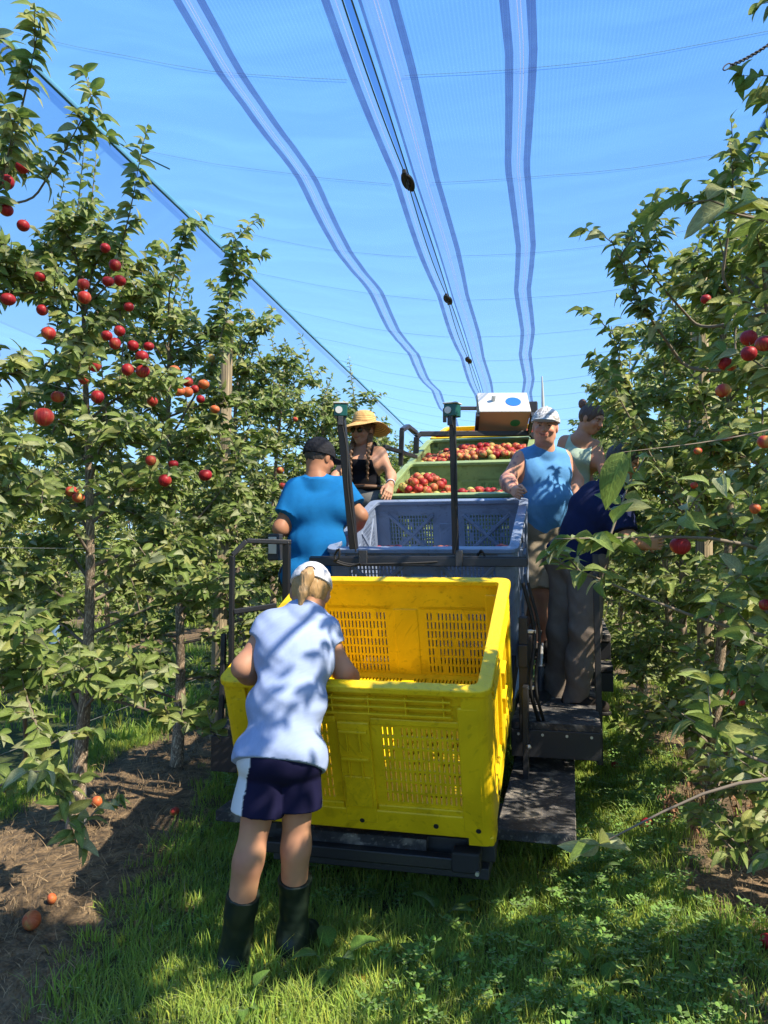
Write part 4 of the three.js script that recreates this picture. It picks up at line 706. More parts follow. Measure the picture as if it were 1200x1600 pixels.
  { const yaw = 0.22, pv = V(bx, 0, A.z); hs.rotation.y = yaw; hs.position.copy(pv).sub(pv.clone().applyAxisAngle(V(0, 1, 0), yaw)); }
}

// ---------------------------------------------------------------- people: smooth fields turned into meshes
const smin = (a, b, k) => { const h = Math.max(k - Math.abs(a - b), 0) / k; return Math.min(a, b) - h * h * k * 0.25; };
const smax = (a, b, k) => -smin(-a, -b, k);
function dCap(px, py, pz, q) {   // tapered capsule, optionally cut by a plane
  if (!q.n) { const a = q.a, b = q.b, d = [b[0] - a[0], b[1] - a[1], b[2] - a[2]], L2 = d[0] * d[0] + d[1] * d[1] + d[2] * d[2]; q.n = [a[0], a[1], a[2], d[0], d[1], d[2], L2 > 1e-9 ? 1 / L2 : 0]; }
  const n = q.n, x = px - n[0], y = py - n[1], z = pz - n[2];
  let t = (x * n[3] + y * n[4] + z * n[5]) * n[6]; t = t < 0 ? 0 : t > 1 ? 1 : t;
  const u = x - n[3] * t, v = y - n[4] * t, w = z - n[5] * t;
  let d = Math.sqrt(u * u + v * v + w * w) - (q.ra + (q.rb - q.ra) * t);
  if (q.cut) d = Math.max(d, (px - q.cut[0]) * q.dir[0] + (py - q.cut[1]) * q.dir[1] + (pz - q.cut[2]) * q.dir[2]);
  return d;
}
function dEll(px, py, pz, q) {   // ellipsoid in a turned frame
  let x = px - q.c[0], y = py - q.c[1], z = pz - q.c[2];
  if (q.f) { const f = q.f, a = x * f[0].x + y * f[0].y + z * f[0].z, b = x * f[1].x + y * f[1].y + z * f[1].z, c = x * f[2].x + y * f[2].y + z * f[2].z; x = a; y = b; z = c; }
  const r = q.r, k0 = Math.hypot(x / r[0], y / r[1], z / r[2]), k1 = Math.hypot(x / (r[0] * r[0]), y / (r[1] * r[1]), z / (r[2] * r[2]));
  return k1 < 1e-9 ? -Math.min(...r) : k0 * (k0 - 1) / k1;
}
function field(prims, k) {
  const f = (x, y, z) => { let d = 1e3; for (let i = 0; i < prims.length; i++) { const q = prims[i], e = q.r ? dEll(x, y, z, q) : dCap(x, y, z, q); d = q.sub ? smax(d, -e, q.k || k) : smin(d, e, q.k || k); } return d; };
  // the same field with only what can matter within h of a point
  f.prune = (x, y, z, h) => { const ds = prims.map((q) => (q.r ? dEll(x, y, z, q) : dCap(x, y, z, q))); let m = 1e3; prims.forEach((q, i) => { if (!q.sub) m = Math.min(m, ds[i]); }); const kept = prims.filter((q, i) => ds[i] < (q.sub ? 0.02 : m) + 2.6 * h + 0.09); return kept.length ? field(kept, k) : f; };
  return f;
}
function bounds(prims, pad) {
  const lo = [1e9, 1e9, 1e9], hi = [-1e9, -1e9, -1e9];
  for (const q of prims) { if (q.sub) continue; const pts = q.r ? [[q.c, Math.max(...q.r)]] : [[q.a, q.ra], [q.b, q.rb]]; for (const [p, r] of pts) for (let i = 0; i < 3; i++) { lo[i] = Math.min(lo[i], p[i] - r - pad); hi[i] = Math.max(hi[i], p[i] + r + pad); } }
  return [lo, hi];
}
// surface nets
function meshField(f, lo, hi, cell, colour) {
  const n = lo.map((v, i) => Math.ceil((hi[i] - v) / cell) + 2), [nx, ny, nz] = n, val = new Float32Array(nx * ny * nz).fill(1), B = 6, I = (i, j, k) => (k * ny + j) * nx + i;
  const px = (i) => lo[0] + i * cell, py = (j) => lo[1] + j * cell, pz = (k) => lo[2] + k * cell, half = B * cell * 0.87 + 0.03, near = new Map(), owner = [];
  for (let K = 0; K < nz; K += B) for (let J = 0; J < ny; J += B) for (let Q = 0; Q < nx; Q += B) {
    const cx = px(Q + B / 2), cy = py(J + B / 2), cz = pz(K + B / 2), d = f(cx, cy, cz), far = Math.abs(d) > half, g = far || !f.prune ? f : f.prune(cx, cy, cz, half);
    if (!far) near.set(((K / B) * 512 + J / B) * 512 + Q / B, g);
    for (let k = K; k < Math.min(nz, K + B); k++) for (let j = J; j < Math.min(ny, J + B); j++) for (let i = Q; i < Math.min(nx, Q + B); i++) val[I(i, j, k)] = far ? d : g(px(i), py(j), pz(k));
  }
  const vid = new Int32Array(nx * ny * nz).fill(-1), pos = [], idx = [];
  const E = [[0, 1], [0, 2], [0, 4], [1, 3], [1, 5], [2, 3], [2, 6], [3, 7], [4, 5], [4, 6], [5, 7], [6, 7]], v = new Float64Array(8);
  for (let k = 0; k < nz - 1; k++) for (let j = 0; j < ny - 1; j++) for (let i = 0; i < nx - 1; i++) {
    let m = 0; for (let c = 0; c < 8; c++) { v[c] = val[I(i + (c & 1), j + ((c >> 1) & 1), k + (c >> 2))]; if (v[c] < 0) m |= 1 << c; }
    if (m === 0 || m === 255) continue;
    let x = 0, y = 0, z = 0, s = 0;
    for (const [a, b] of E) if ((v[a] < 0) !== (v[b] < 0)) { const t = v[a] / (v[a] - v[b]); x += lerp(a & 1, b & 1, t); y += lerp((a >> 1) & 1, (b >> 1) & 1, t); z += lerp(a >> 2, b >> 2, t); s++; }
    vid[I(i, j, k)] = pos.length / 3; owner.push(near.get((Math.floor(k / B) * 512 + Math.floor(j / B)) * 512 + Math.floor(i / B)) || f); pos.push(px(i + x / s), py(j + y / s), pz(k + z / s));
  }
  for (let k = 1; k < nz - 1; k++) for (let j = 1; j < ny - 1; j++) for (let i = 1; i < nx - 1; i++) {
    const s0 = val[I(i, j, k)] < 0, quad = (a, b, c, d, flip) => { if (a < 0 || b < 0 || c < 0 || d < 0) return; flip ? idx.push(a, c, b, a, d, c) : idx.push(a, b, c, a, c, d); };
    if (s0 !== val[I(i + 1, j, k)] < 0) quad(vid[I(i, j - 1, k - 1)], vid[I(i, j, k - 1)], vid[I(i, j, k)], vid[I(i, j - 1, k)], !s0);
    if (s0 !== val[I(i, j + 1, k)] < 0) quad(vid[I(i - 1, j, k - 1)], vid[I(i - 1, j, k)], vid[I(i, j, k)], vid[I(i, j, k - 1)], !s0);
    if (s0 !== val[I(i, j, k + 1)] < 0) quad(vid[I(i - 1, j - 1, k)], vid[I(i, j - 1, k)], vid[I(i, j, k)], vid[I(i - 1, j, k)], !s0);
  }
  const nor = new Float32Array(pos.length), e = cell * 0.5, col = colour ? new Float32Array(pos.length) : null, uv = new Float32Array(pos.length / 3 * 2);
  for (let q = 0; q < pos.length; q += 3) {
    const x = pos[q], y = pos[q + 1], z = pos[q + 2], w = owner[q / 3]; const a = w(x + e, y, z) - w(x - e, y, z), b = w(x, y + e, z) - w(x, y - e, z), c = w(x, y, z + e) - w(x, y, z - e);
    const l = Math.hypot(a, b, c) || 1; nor[q] = a / l; nor[q + 1] = b / l; nor[q + 2] = c / l; uv[q / 3 * 2] = x + z * 0.7; uv[q / 3 * 2 + 1] = y;
    if (col) { const h = colour(x, y, z); col[q] = h[0]; col[q + 1] = h[1]; col[q + 2] = h[2]; }
  }
  const g = new THREE.BufferGeometry();
  g.setAttribute('position', new THREE.Float32BufferAttribute(pos, 3)); g.setAttribute('normal', new THREE.BufferAttribute(nor, 3)); g.setAttribute('uv', new THREE.BufferAttribute(uv, 2));
  if (col) g.setAttribute('color', new THREE.BufferAttribute(col, 3)); g.setIndex(idx); return g;
}
function joined(list) {   // keeps colours
  let np = 0, ni = 0; for (const g of list) { np += g.attributes.position.count; ni += g.index.count; }
  const out = new THREE.BufferGeometry(), A = (n, s) => { const a = new Float32Array(np * s); let o = 0; for (const g of list) { a.set(g.attributes[n].array, o); o += g.attributes[n].array.length; } out.setAttribute(n, new THREE.BufferAttribute(a, s)); };
  A('position', 3); A('normal', 3); A('uv', 2); if (list[0].attributes.color) A('color', 3);
  const idx = []; let o = 0; for (const g of list) { for (const i of g.index.array) idx.push(i + o); o += g.attributes.position.count; } out.setIndex(idx); return out;
}
const sub = (a, b) => [a[0] - b[0], a[1] - b[1], a[2] - b[2]], addv = (a, b, k = 1) => [a[0] + b[0] * k, a[1] + b[1] * k, a[2] + b[2] * k], mixv = (a, b, t) => [lerp(a[0], b[0], t), lerp(a[1], b[1], t), lerp(a[2], b[2], t)];
const unit = (a) => { const l = Math.hypot(...a) || 1; return [a[0] / l, a[1] / l, a[2] / l]; }, cross = (a, b) => [a[1] * b[2] - a[2] * b[1], a[2] * b[0] - a[0] * b[2], a[0] * b[1] - a[1] * b[0]], dot = (a, b) => a[0] * b[0] + a[1] * b[1] + a[2] * b[2];
const cap = (a, b, ra, rb, o) => ({ a, b, ra, rb, ...o });

// frame of a head: x to its left hand side as seen from inside, y up, z out of the face
function headFrame(fwd, up) { const z = unit(fwd), x = unit(cross(up, z)), y = cross(z, x); return { x, y, z, f: [V(x), V(y), V(z)] }; }
const inHead = (H, c, s) => (x, y, z) => addv(addv(addv(c, H.x, x * s), H.y, y * s), H.z, z * s);
const SKIN = (o = {}) => phys({ vertexColors: true, roughness: 0.52, specularIntensity: 0.45, sheen: 0.15, sheenRoughness: 0.5, ...o });
function handPrims(wrist, dir, palm, side, s = 1, curl = [0.5, 0.5, 0.55, 0.6], thumb = 0.5) {
  // dir: wrist to knuckles; palm: normal out of the palm; side +1 puts the thumb towards cross(dir, palm)
  dir = unit(dir); const acr = unit(cross(dir, palm)), pn = unit(cross(acr, dir)), P = [], X = (d, a, n) => addv(addv(addv(wrist, dir, d * s), acr, a * side * s), pn, n * s);
  for (const a of [-0.026, -0.009, 0.009, 0.026]) P.push(cap(X(0.008, a * 0.6, 0), X(0.078, a, 0), 0.014 * s, 0.0125 * s, { k: 0.012 }));
  const len = [0.070, 0.080, 0.075, 0.058], at = [0.028, 0.0095, -0.0095, -0.027];
  for (let i = 0; i < 4; i++) {
    let p = X(0.08, at[i], 0), ang = 0; const seg = [0.45, 0.31, 0.24];
    for (let k = 0; k < 3; k++) { ang += curl[i] * (k ? 1 : 0.8); const d = addv([dir[0] * Math.cos(ang), dir[1] * Math.cos(ang), dir[2] * Math.cos(ang)], pn, Math.sin(ang)), e = addv(addv(p, d, len[i] * seg[k] * s), acr, side * at[i] * 0.09 * s); P.push(cap(p, e, (0.0092 - k * 0.0008) * s, (0.0086 - k * 0.001) * s, { k: 0.004 })); p = e; }
  }
  const t0 = X(0.022, 0.026, 0.006), t1 = X(0.052, 0.050, 0.012 + 0.014 * thumb), t2 = X(0.082, 0.056 - 0.02 * thumb, 0.016 + 0.03 * thumb), t3 = X(0.104, 0.052 - 0.03 * thumb, 0.018 + 0.04 * thumb);
  P.push(cap(t0, t1, 0.0145 * s, 0.0115 * s, { k: 0.012 }), cap(t1, t2, 0.011 * s, 0.0095 * s, { k: 0.004 }), cap(t2, t3, 0.0095 * s, 0.008 * s, { k: 0.004 }));
  return P;
}
/* a person: joints in world metres (suffix a = left in the picture, b = right in the picture) */
function person(o) {
  const j = o.j, b = o.build || 1, t = thing('person', o.label, 'person', [j.pelvis[0], 0, j.pelvis[2]]);
  const org = [j.pelvis[0], 0, j.pelvis[2]]; for (const k of Object.keys(j)) j[k] = sub(j[k], org);
  const fwd = unit(o.fwd), mid = mixv(j.sha, j.shb, 0.5), r = unit(sub(j.shb, j.sha)), up = unit(sub(mid, j.pelvis));
  const chest = mixv(mid, j.pelvis, 0.24), waist = mixv(mid, j.pelvis, 0.66), w = o.width || 1, wa = o.waist || 1;
  const torso = (off, full) => [
    cap(addv(chest, r, -0.085 * w), addv(chest, r, 0.085 * w), 0.112 * b + off, 0.112 * b + off), cap(addv(mixv(mid, j.pelvis, 0.1), r, -0.10 * w), addv(mixv(mid, j.pelvis, 0.1), r, 0.10 * w), 0.075 * b + off, 0.075 * b + off),
    cap(addv(waist, r, -0.055 * w * wa), addv(waist, r, 0.055 * w * wa), 0.105 * b * wa + off, 0.105 * b * wa + off), cap(chest, waist, 0.11 * b + off, 0.105 * b * wa + off),
    cap(j.hipa, j.hipb, 0.118 * b + off, 0.118 * b + off), cap(waist, j.pelvis, 0.11 * b + off, 0.115 * b + off),
    cap(addv(j.hipa, fwd, -0.035), addv(j.hipb, fwd, -0.035), 0.094 * b + off, 0.092 * b + off),
    cap(mixv(j.neck, mid, 0.25), addv(j.sha, r, 0.02), 0.05 * b + off * 0.8, 0.052 * b + off), cap(mixv(j.neck, mid, 0.25), addv(j.shb, r, -0.02), 0.05 * b + off * 0.8, 0.052 * b + off),
    ...(o.belly ? [cap(addv(waist, fwd, 0.07), addv(mixv(waist, j.pelvis, 0.5), fwd, 0.06), o.belly + off, o.belly * 0.9 + off, { k: 0.08 })] : []),
    ...(o.bust ? [-1, 1].map((s) => cap(addv(addv(chest, r, s * 0.07), fwd, 0.075), addv(addv(chest, r, s * 0.07), fwd, 0.075), o.bust + off, o.bust + off, { k: 0.05 })) : []),
  ];
  const arm = (s) => [cap(j['sh' + s], j['el' + s], 0.050 * b * (o.arm || 1), 0.040 * b * (o.arm || 1)), cap(j['el' + s], mixv(j['el' + s], j['wr' + s], 0.35), 0.041 * b * (o.arm || 1), 0.042 * b * (o.arm || 1)), cap(mixv(j['el' + s], j['wr' + s], 0.35), j['wr' + s], 0.041 * b * (o.arm || 1), 0.027 * b)];
  const leg = (s) => { const K = j['kn' + s], H = j['hip' + s], N = j['an' + s], back = unit(sub(mixv(K, N, 0.4), addv(mixv(K, N, 0.4), fwd, 1))); return [cap(H, K, 0.088 * b, 0.056 * b), cap(K, N, 0.054 * b, 0.036 * b), cap(addv(mixv(K, N, 0.12), back, 0.014), addv(mixv(K, N, 0.48), back, 0.012), 0.048 * b, 0.046 * b)]; };
  const foot = (s, off = 0) => { const N = j['an' + s], d = unit(o['toe' + s] || fwd); return [cap(addv(addv(N, d, -0.035), [0, 1, 0], -0.045), addv(addv(N, d, 0.10), [0, 1, 0], -0.06), 0.036 + off, 0.032 + off), cap(addv(addv(N, d, 0.08), [0, 1, 0], -0.062), addv(addv(N, d, 0.165), [0, 1, 0], -0.066), 0.036 + off, 0.026 + off), cap(N, addv(N, [0, 1, 0], -0.05), 0.04 + off, 0.04 + off)]; };
  const hs = o.headSize || 1, HF = headFrame(o.look, o.headUp || [0, 1, 0]), hp = inHead(HF, j.head, hs), R = (a, bb, c) => [a * hs, bb * hs, c * hs], ell = (c, rr, x) => ({ c, r: rr, f: HF.f, ...x });
  const bodyPrims = [...torso(0), ...arm('a'), ...arm('b'), ...leg('a'), ...leg('b'), ...foot('a'), ...foot('b'), cap(addv(j.neck, up, -0.02), hp(0, -0.06, -0.025), 0.058 * (o.neckW || 1), 0.054 * (o.neckW || 1))];
  const skin = o.skin, tone = (x, y, z) => { const k = 1 + 0.16 * noise3(x * 9, y * 9, z * 9) + 0.08 * noise3(x * 40, y * 40, z * 40); return [skin[0] * k, skin[1] * k * (1 + 0.08 * noise3(x * 14, y * 14, z * 14)), skin[2] * k]; };
  const f = field(bodyPrims, 0.045), [lo, hi] = bounds(bodyPrims, 0.03), parts = [meshField(f, lo, hi, o.cell || 0.012, (x, y, z) => { const k = tone(x, y, z); if (o.ink) { const m = o.ink(x, y, z); return [k[0] * m, k[1] * m, k[2] * (m + (1 - m) * 0.3)]; } return k; })];
  // head
  const cranium = [ell(hp(0, 0.018, -0.012), R(0.076, 0.092, 0.096)), ell(hp(0, -0.045, 0.022), R(0.058, 0.068, 0.066)), cap(hp(0, -0.092, 0.052), hp(0, -0.092, 0.052), 0.022 * hs, 0.022 * hs), cap(hp(-0.048, -0.062, 0.0), hp(0.048, -0.062, 0.0), 0.022 * hs, 0.022 * hs)];
  const headPrims = [...cranium, cap(hp(0, -0.06, -0.025), addv(j.neck, up, -0.01), 0.054 * (o.neckW || 1), 0.058 * (o.neckW || 1)),
    cap(hp(-0.034, 0.022, 0.072), hp(0.034, 0.022, 0.072), 0.012 * hs, 0.012 * hs, { k: 0.02 }), ell(hp(-0.038, -0.030, 0.064), R(0.024, 0.02, 0.02).map((q) => q * (o.smile ? 1.14 : 1)), { k: 0.02 }), ell(hp(0.038, -0.030, 0.064), R(0.024, 0.02, 0.02).map((q) => q * (o.smile ? 1.14 : 1)), { k: 0.02 }),
    ell(hp(-0.031, 0.002, 0.088), R(0.017, 0.011, 0.014), { sub: true, k: 0.012 }), ell(hp(0.031, 0.002, 0.088), R(0.017, 0.011, 0.014), { sub: true, k: 0.012 }), cap(hp(-0.031, 0.002, 0.070), hp(-0.031, 0.002, 0.070), 0.0125 * hs, 0.0125 * hs, { k: 0.004 }), cap(hp(0.031, 0.002, 0.070), hp(0.031, 0.002, 0.070), 0.0125 * hs, 0.0125 * hs, { k: 0.004 }),
    cap(hp(0, 0.008, 0.083), hp(0, -0.028, 0.104), 0.008 * hs, 0.011 * hs, { k: 0.012 }), cap(hp(-0.011, -0.032, 0.094), hp(0.011, -0.032, 0.094), 0.008 * hs, 0.008 * hs, { k: 0.01 }),
    cap(hp(-0.02, -0.056, 0.083), hp(0.02, -0.056, 0.083), 0.0075 * hs, 0.0075 * hs, { k: 0.01 }), cap(hp(-0.016, -0.068, 0.082), hp(0.016, -0.068, 0.082), 0.0085 * hs, 0.0085 * hs, { k: 0.01 }), ...(o.smile ? [] : [ell(hp(0, -0.0615, 0.0915), R(0.027, 0.0028, 0.008), { sub: true, k: 0.004 })]),
    ell(hp(-0.078, -0.008, -0.008), R(0.010, 0.031, 0.019), { k: 0.012 }), ell(hp(0.078, -0.008, -0.008), R(0.010, 0.031, 0.019), { k: 0.012 }),
    ...(o.chins ? [cap(hp(-0.03, -0.098, 0.012), hp(0.03, -0.098, 0.012), 0.026 * hs, 0.026 * hs)] : [])];
  const hf = field(headPrims, 0.03), [hl, hh] = bounds(headPrims, 0.015);
  parts.push(meshField(hf, hl, hh, 0.0045, (x, y, z) => {
    const q = sub([x, y, z], j.head), a = dot(q, HF.x) / hs, c = dot(q, HF.y) / hs, d = dot(q, HF.z) / hs, k = tone(x, y, z), face = d > 0.05;
    if (face) {
      const ex = Math.abs(Math.abs(a) - 0.031), ey = c - 0.002;
      const sq = o.smile ? 0.000018 : 0.00004; if (ex * ex / 0.0002 + ey * ey / sq < 1) return Math.hypot(ex, ey) < 0.0062 ? [0.03, 0.022, 0.016] : [0.34, 0.29, 0.26];
      if (Math.abs(c - 0.021 + 0.25 * Math.abs(Math.abs(a) - 0.032)) < 0.0042 && Math.abs(Math.abs(a) - 0.033) < 0.019) return mixv(k, o.hair || [0.05, 0.03, 0.02], 0.75);
      const cm = c + 0.0615 - (o.smile ? 13 * a * a : 0), half = o.smile ? 0.031 : 0.026; if (Math.abs(a) < half - Math.abs(cm) * 0.9 && Math.abs(cm) < 0.011) return Math.abs(cm) < 0.0026 ? [k[0] * 0.28, k[1] * 0.2, k[2] * 0.2] : [k[0] * 0.95, k[1] * 0.64, k[2] * 0.64];
      if (o.stubble && c < -0.075) return [k[0] * 0.88, k[1] * 0.9, k[2] * 0.94];
      if (Math.abs(Math.abs(a) - 0.04) < 0.018 && Math.abs(c + 0.03) < 0.016) return [k[0] * 1.04, k[1] * 0.86, k[2] * 0.84];
    }
    return k;
  }));
  for (const s of ['a', 'b']) if (o['hand' + s]) { const [d, p, sd, cu, th] = o['hand' + s], P = [cap(mixv(j['el' + s], j['wr' + s], 0.9), j['wr' + s], 0.027 * b, 0.025, { k: 0.02 }), ...handPrims(j['wr' + s], d, p, sd, o.handScale || 1, cu, th)], ff = field(P, 0.012), [a, c] = bounds(P, 0.01); parts.push(meshField(ff, a, c, 0.0038, tone)); }
  obj('body', joined(parts), SKIN(), t);
  // garments
  const wrinkle = (amp, dirn, fr) => (x, y, z) => { const s = x * dirn[0] + y * dirn[1] + z * dirn[2]; return amp * (noise3(x * 3.5, s * fr, z * 3.5) * 1.3 + 0.9 * noise3(x * 6 + 9, s * fr * 2.1 + x * 4, z * 6) + 0.07 * noise3(x * 16, s * 30, z * 16)); };
  const wear = (name, prims, k, planes, wr, mat, cell = 0.010, colour) => {
    const make = (g) => (x, y, z) => { let d = g(x, y, z); if (wr && d < 0.06 && d > -0.06) d += wr(x, y, z); for (const [p, n, R] of planes) d = R ? smax(d, R - Math.hypot(x - p[0], y - p[1], z - p[2]), 0.01) : Math.max(d, (x - p[0]) * n[0] + (y - p[1]) * n[1] + (z - p[2]) * n[2]); return d; };
    const g = field(prims, k), ff = make(g); ff.prune = (x, y, z, h) => make(g.prune(x, y, z, h));
    const [a, c] = bounds(prims, 0.03); return obj(name, meshField(ff, a, c, cell, colour), mat, t);
  };
  const down = [-up[0], -up[1], -up[2]];
  if (o.top) {
    const q = o.top, off = q.off ?? 0.012, P = torso(off);
    for (const s of ['a', 'b']) if (q.sleeve) { const S = j['sh' + s], E = j['el' + s], d = unit(sub(E, S)); P.push(cap(S, E, 0.064 * b + (q.flare || 0), 0.060 * b + (q.flare || 0) * 1.4, { cut: mixv(S, E, q.sleeve), dir: d, k: 0.03 })); }
    if (!q.neckDrop && !q.scoopBall) P.push(cap(addv(j.neck, up, -0.035), addv(j.neck, up, 0.004), 0.066 * b + off * 0.6, 0.060 * (o.neckW || 1) + off * 0.5, { cut: addv(j.neck, up, 0.008), dir: up, k: 0.03 }));
    const planes = [[addv(j.pelvis, up, q.hem ?? -0.05), q.hemTilt ? unit(addv(down, q.hemTilt)) : down]];
    if (q.scoopBall) planes.push([addv(addv(j.neck, fwd, 0.045), up, 0.0), fwd, q.scoopBall]);
    if (q.neckDrop) planes.push([addv(j.neck, up, -q.neckDrop), unit(addv(up, fwd, q.scoop || 0))]);
    if (q.tank) for (const s of [-1, 1]) { const S = s < 0 ? j.sha : j.shb; planes.push([addv(S, r, -s * q.tank), unit(addv([r[0] * s, r[1] * s, r[2] * s], up, q.tankTilt ?? 0.22))]); }
    let keep = P; const m = q.mat;
    wear(q.name || 'shirt', keep, 0.045, planes, wrinkle(q.wr ?? 0.006, q.wdir || [up[0], up[1], up[2]], q.wf ?? 9), m, q.cell || 0.009);
    if (q.straps) for (const s of [-1, 1]) { const nk = mixv(j.neck, s < 0 ? j.sha : j.shb, 0.62), pts = [addv(addv(chest, fwd, 0.125 * b), r, s * 0.075), addv(addv(nk, fwd, 0.075), up, 0.01), addv(addv(nk, up, 0.062), fwd, 0.01), addv(addv(nk, fwd, -0.06), up, 0.02), addv(addv(chest, fwd, -0.12 * b), r, s * 0.06)]; const g = tube(curve(pts, 16), q.straps === true ? 0.011 : q.straps, 6); obj('strap', g, m, t); }
  }
  if (o.bottom) {
    const q = o.bottom, off = q.off ?? 0.016, P = [cap(j.hipa, j.hipb, 0.118 * b + off, 0.118 * b + off), cap(addv(j.hipa, fwd, -0.035), addv(j.hipb, fwd, -0.035), 0.094 * b + off, 0.092 * b + off), cap(waist, j.pelvis, 0.10 * b + off, 0.115 * b + off)];
    for (const s of ['a', 'b']) { const H = j['hip' + s], K = j['kn' + s], N = j['an' + s]; if (q.to <= 1) P.push(cap(H, addv(K, sub(K, H), 0.1), 0.094 * b + off, (0.07 + (q.flare || 0)) * b + off, { cut: mixv(H, K, q.to), dir: unit(sub(K, H)), k: 0.008 })); else { P.push(cap(H, K, 0.092 * b + off, 0.068 * b + off, { k: 0.03 }), cap(K, addv(N, [0, -0.03, 0]), 0.066 * b + off, 0.058 * b + off, { k: 0.03, cut: addv(N, [0, -0.055, 0]), dir: [0, -1, 0] })); } }
    wear(q.name || 'trousers', P, 0.03, [[addv(j.pelvis, up, q.top ?? 0.1), up]], wrinkle(q.wr ?? 0.007, [0.3, 1, 0.2], q.wf ?? 6), q.mat, q.cell || 0.010, q.colour && ((x, y, z) => q.colour(x, y, z, { j, r, fwd, up })));
    if (q.belt) obj('belt', (() => { const ring = []; for (let i = 0; i <= 28; i++) { const a = i / 28 * 6.283; ring.push(V(addv(addv(addv(j.pelvis, up, q.belt), r, Math.cos(a) * 0.195 * w * b), fwd, Math.sin(a) * 0.138 * b))); } return tube(ring, 0.017, 6, false); })(), q.beltMat, t);
  }
  for (const s of ['a', 'b']) if (o.shoe) {
    const q = o.shoe, N = j['an' + s], K = j['kn' + s], P = foot(s, q.off ?? 0.012);
    if (q.high) P.push(cap(N, mixv(N, K, q.high + 0.1), 0.052, 0.069, { cut: mixv(N, K, q.high), dir: unit(sub(K, N)), k: 0.04 }));
    const floor = N[1] - 0.105; wear(q.name, P, 0.03, [[[0, floor, 0], [0, -1, 0]]], wrinkle(q.high ? 0.0035 : 0.002, [0, 1, 0], 14), q.mat, 0.008);
    const d = unit(o['toe' + s] || fwd), so = field([cap(addv(N, d, -0.04), addv(N, d, 0.17), 0.052, 0.046)], 0.01), c0 = addv(N, d, 0.06);
    obj('sole', meshField((x, y, z) => Math.max(so(x, N[1], z), y - floor - 0.018, floor - 0.006 - y), [c0[0] - 0.2, floor - 0.03, c0[2] - 0.2], [c0[0] + 0.2, floor + 0.05, c0[2] + 0.2], 0.007), M.rubber, t);
  }
  t.userData.frame = null; delete t.userData.frame;
  return { t, j, HF, hp, hs, fwd, r, up, ell, R, wear, wrinkle, cranium, org, chest, mid, waist };
}
function hairCap(P, grow, planes, mat, extra = [], wr = 0.003) { // hair over the skull, cut away at the face
  const { hp, R, ell, HF, hs } = P, prims = [ell(hp(0, 0.020, -0.016), R(0.078 + grow, 0.094 + grow, 0.098 + grow)), ...extra];
  return P.wear('hair', prims, 0.02, planes, (x, y, z) => wr * (noise3(x * 60, y * 22, z * 60) + noise3(x * 130, y * 40, z * 130)), mat, 0.0055);
}
function capHat(P, mat, brimMat, o = {}) {
  const { hp, R, ell, HF } = P, n = (v, s) => [v[0] * s, v[1] * s, v[2] * s], g = o.grow || 0.013, y0 = o.y ?? 0.038, tilt = unit(addv(HF.y, HF.z, o.tilt ?? -0.12));
  const crown = P.wear('cap', [ell(hp(0, 0.024, -0.014), R(0.078 + g, 0.094 + g, 0.099 + g))], 0.01, [[hp(0, y0, 0), n(tilt, -1)], ...(o.hole ? [] : [])], (x, y, z) => (o.wr || 0.0016) * (noise3(x * 30, y * 30, z * 30) + noise3(x * 60, y * 60, z * 60)), mat, 0.005);
  const bf = field([ell(hp(0, y0 + 0.004, 0.105), R(0.076, 0.013, 0.078))], 0.01), low = ell(hp(0, y0 - 0.020, 0.105), R(0.10, 0.030, 0.10)), c = hp(0, y0, 0.11);
  obj('brim', meshField((x, y, z) => Math.max(bf(x, y, z), -(dEll(x, y, z, ell(hp(0, 0.0, -0.014), R(0.07, 0.14, 0.088))))), addv(c, [-0.13, -0.08, -0.13]), addv(c, [0.13, 0.08, 0.13]), 0.005), brimMat || mat, crown);
  obj('button', new THREE.SphereGeometry(0.008, 10, 8).translate(...hp(0, 0.118 + g * 1, -0.014)), mat, crown);
  return crown;
}

// ---------------------------------------------------------------- the six pickers
const weave = tex(256, 256, (u, v, i, j) => { const k = 0.5 + 0.22 * (((i >> 1) + (j >> 1)) % 2 ? 1 : -1) + tnoise(u, v, 30, 2, 2) * 0.4; return [k, k, k]; }, false, 9, 9);
const heather = tex(256, 256, (u, v) => { const k = 0.94 + tnoise(u, v, 50, 9, 3) * 0.04 + tnoise(u, v, 6, 3, 3) * 0.10; return [k, k, k]; }, true, 3, 3);
const cloth = (c, o = {}) => phys({ color: C(...c), map: heather, roughness: 0.88, bumpMap: weave, bumpScale: 0.0006, sheen: 0.25, sheenRoughness: 0.6, specularIntensity: 0.35, ...o });
const hairM = (c) => std({ color: C(...c), roughness: 0.55, map: heather });
const n3 = (v, s) => [v[0] * s, v[1] * s, v[2] * s];

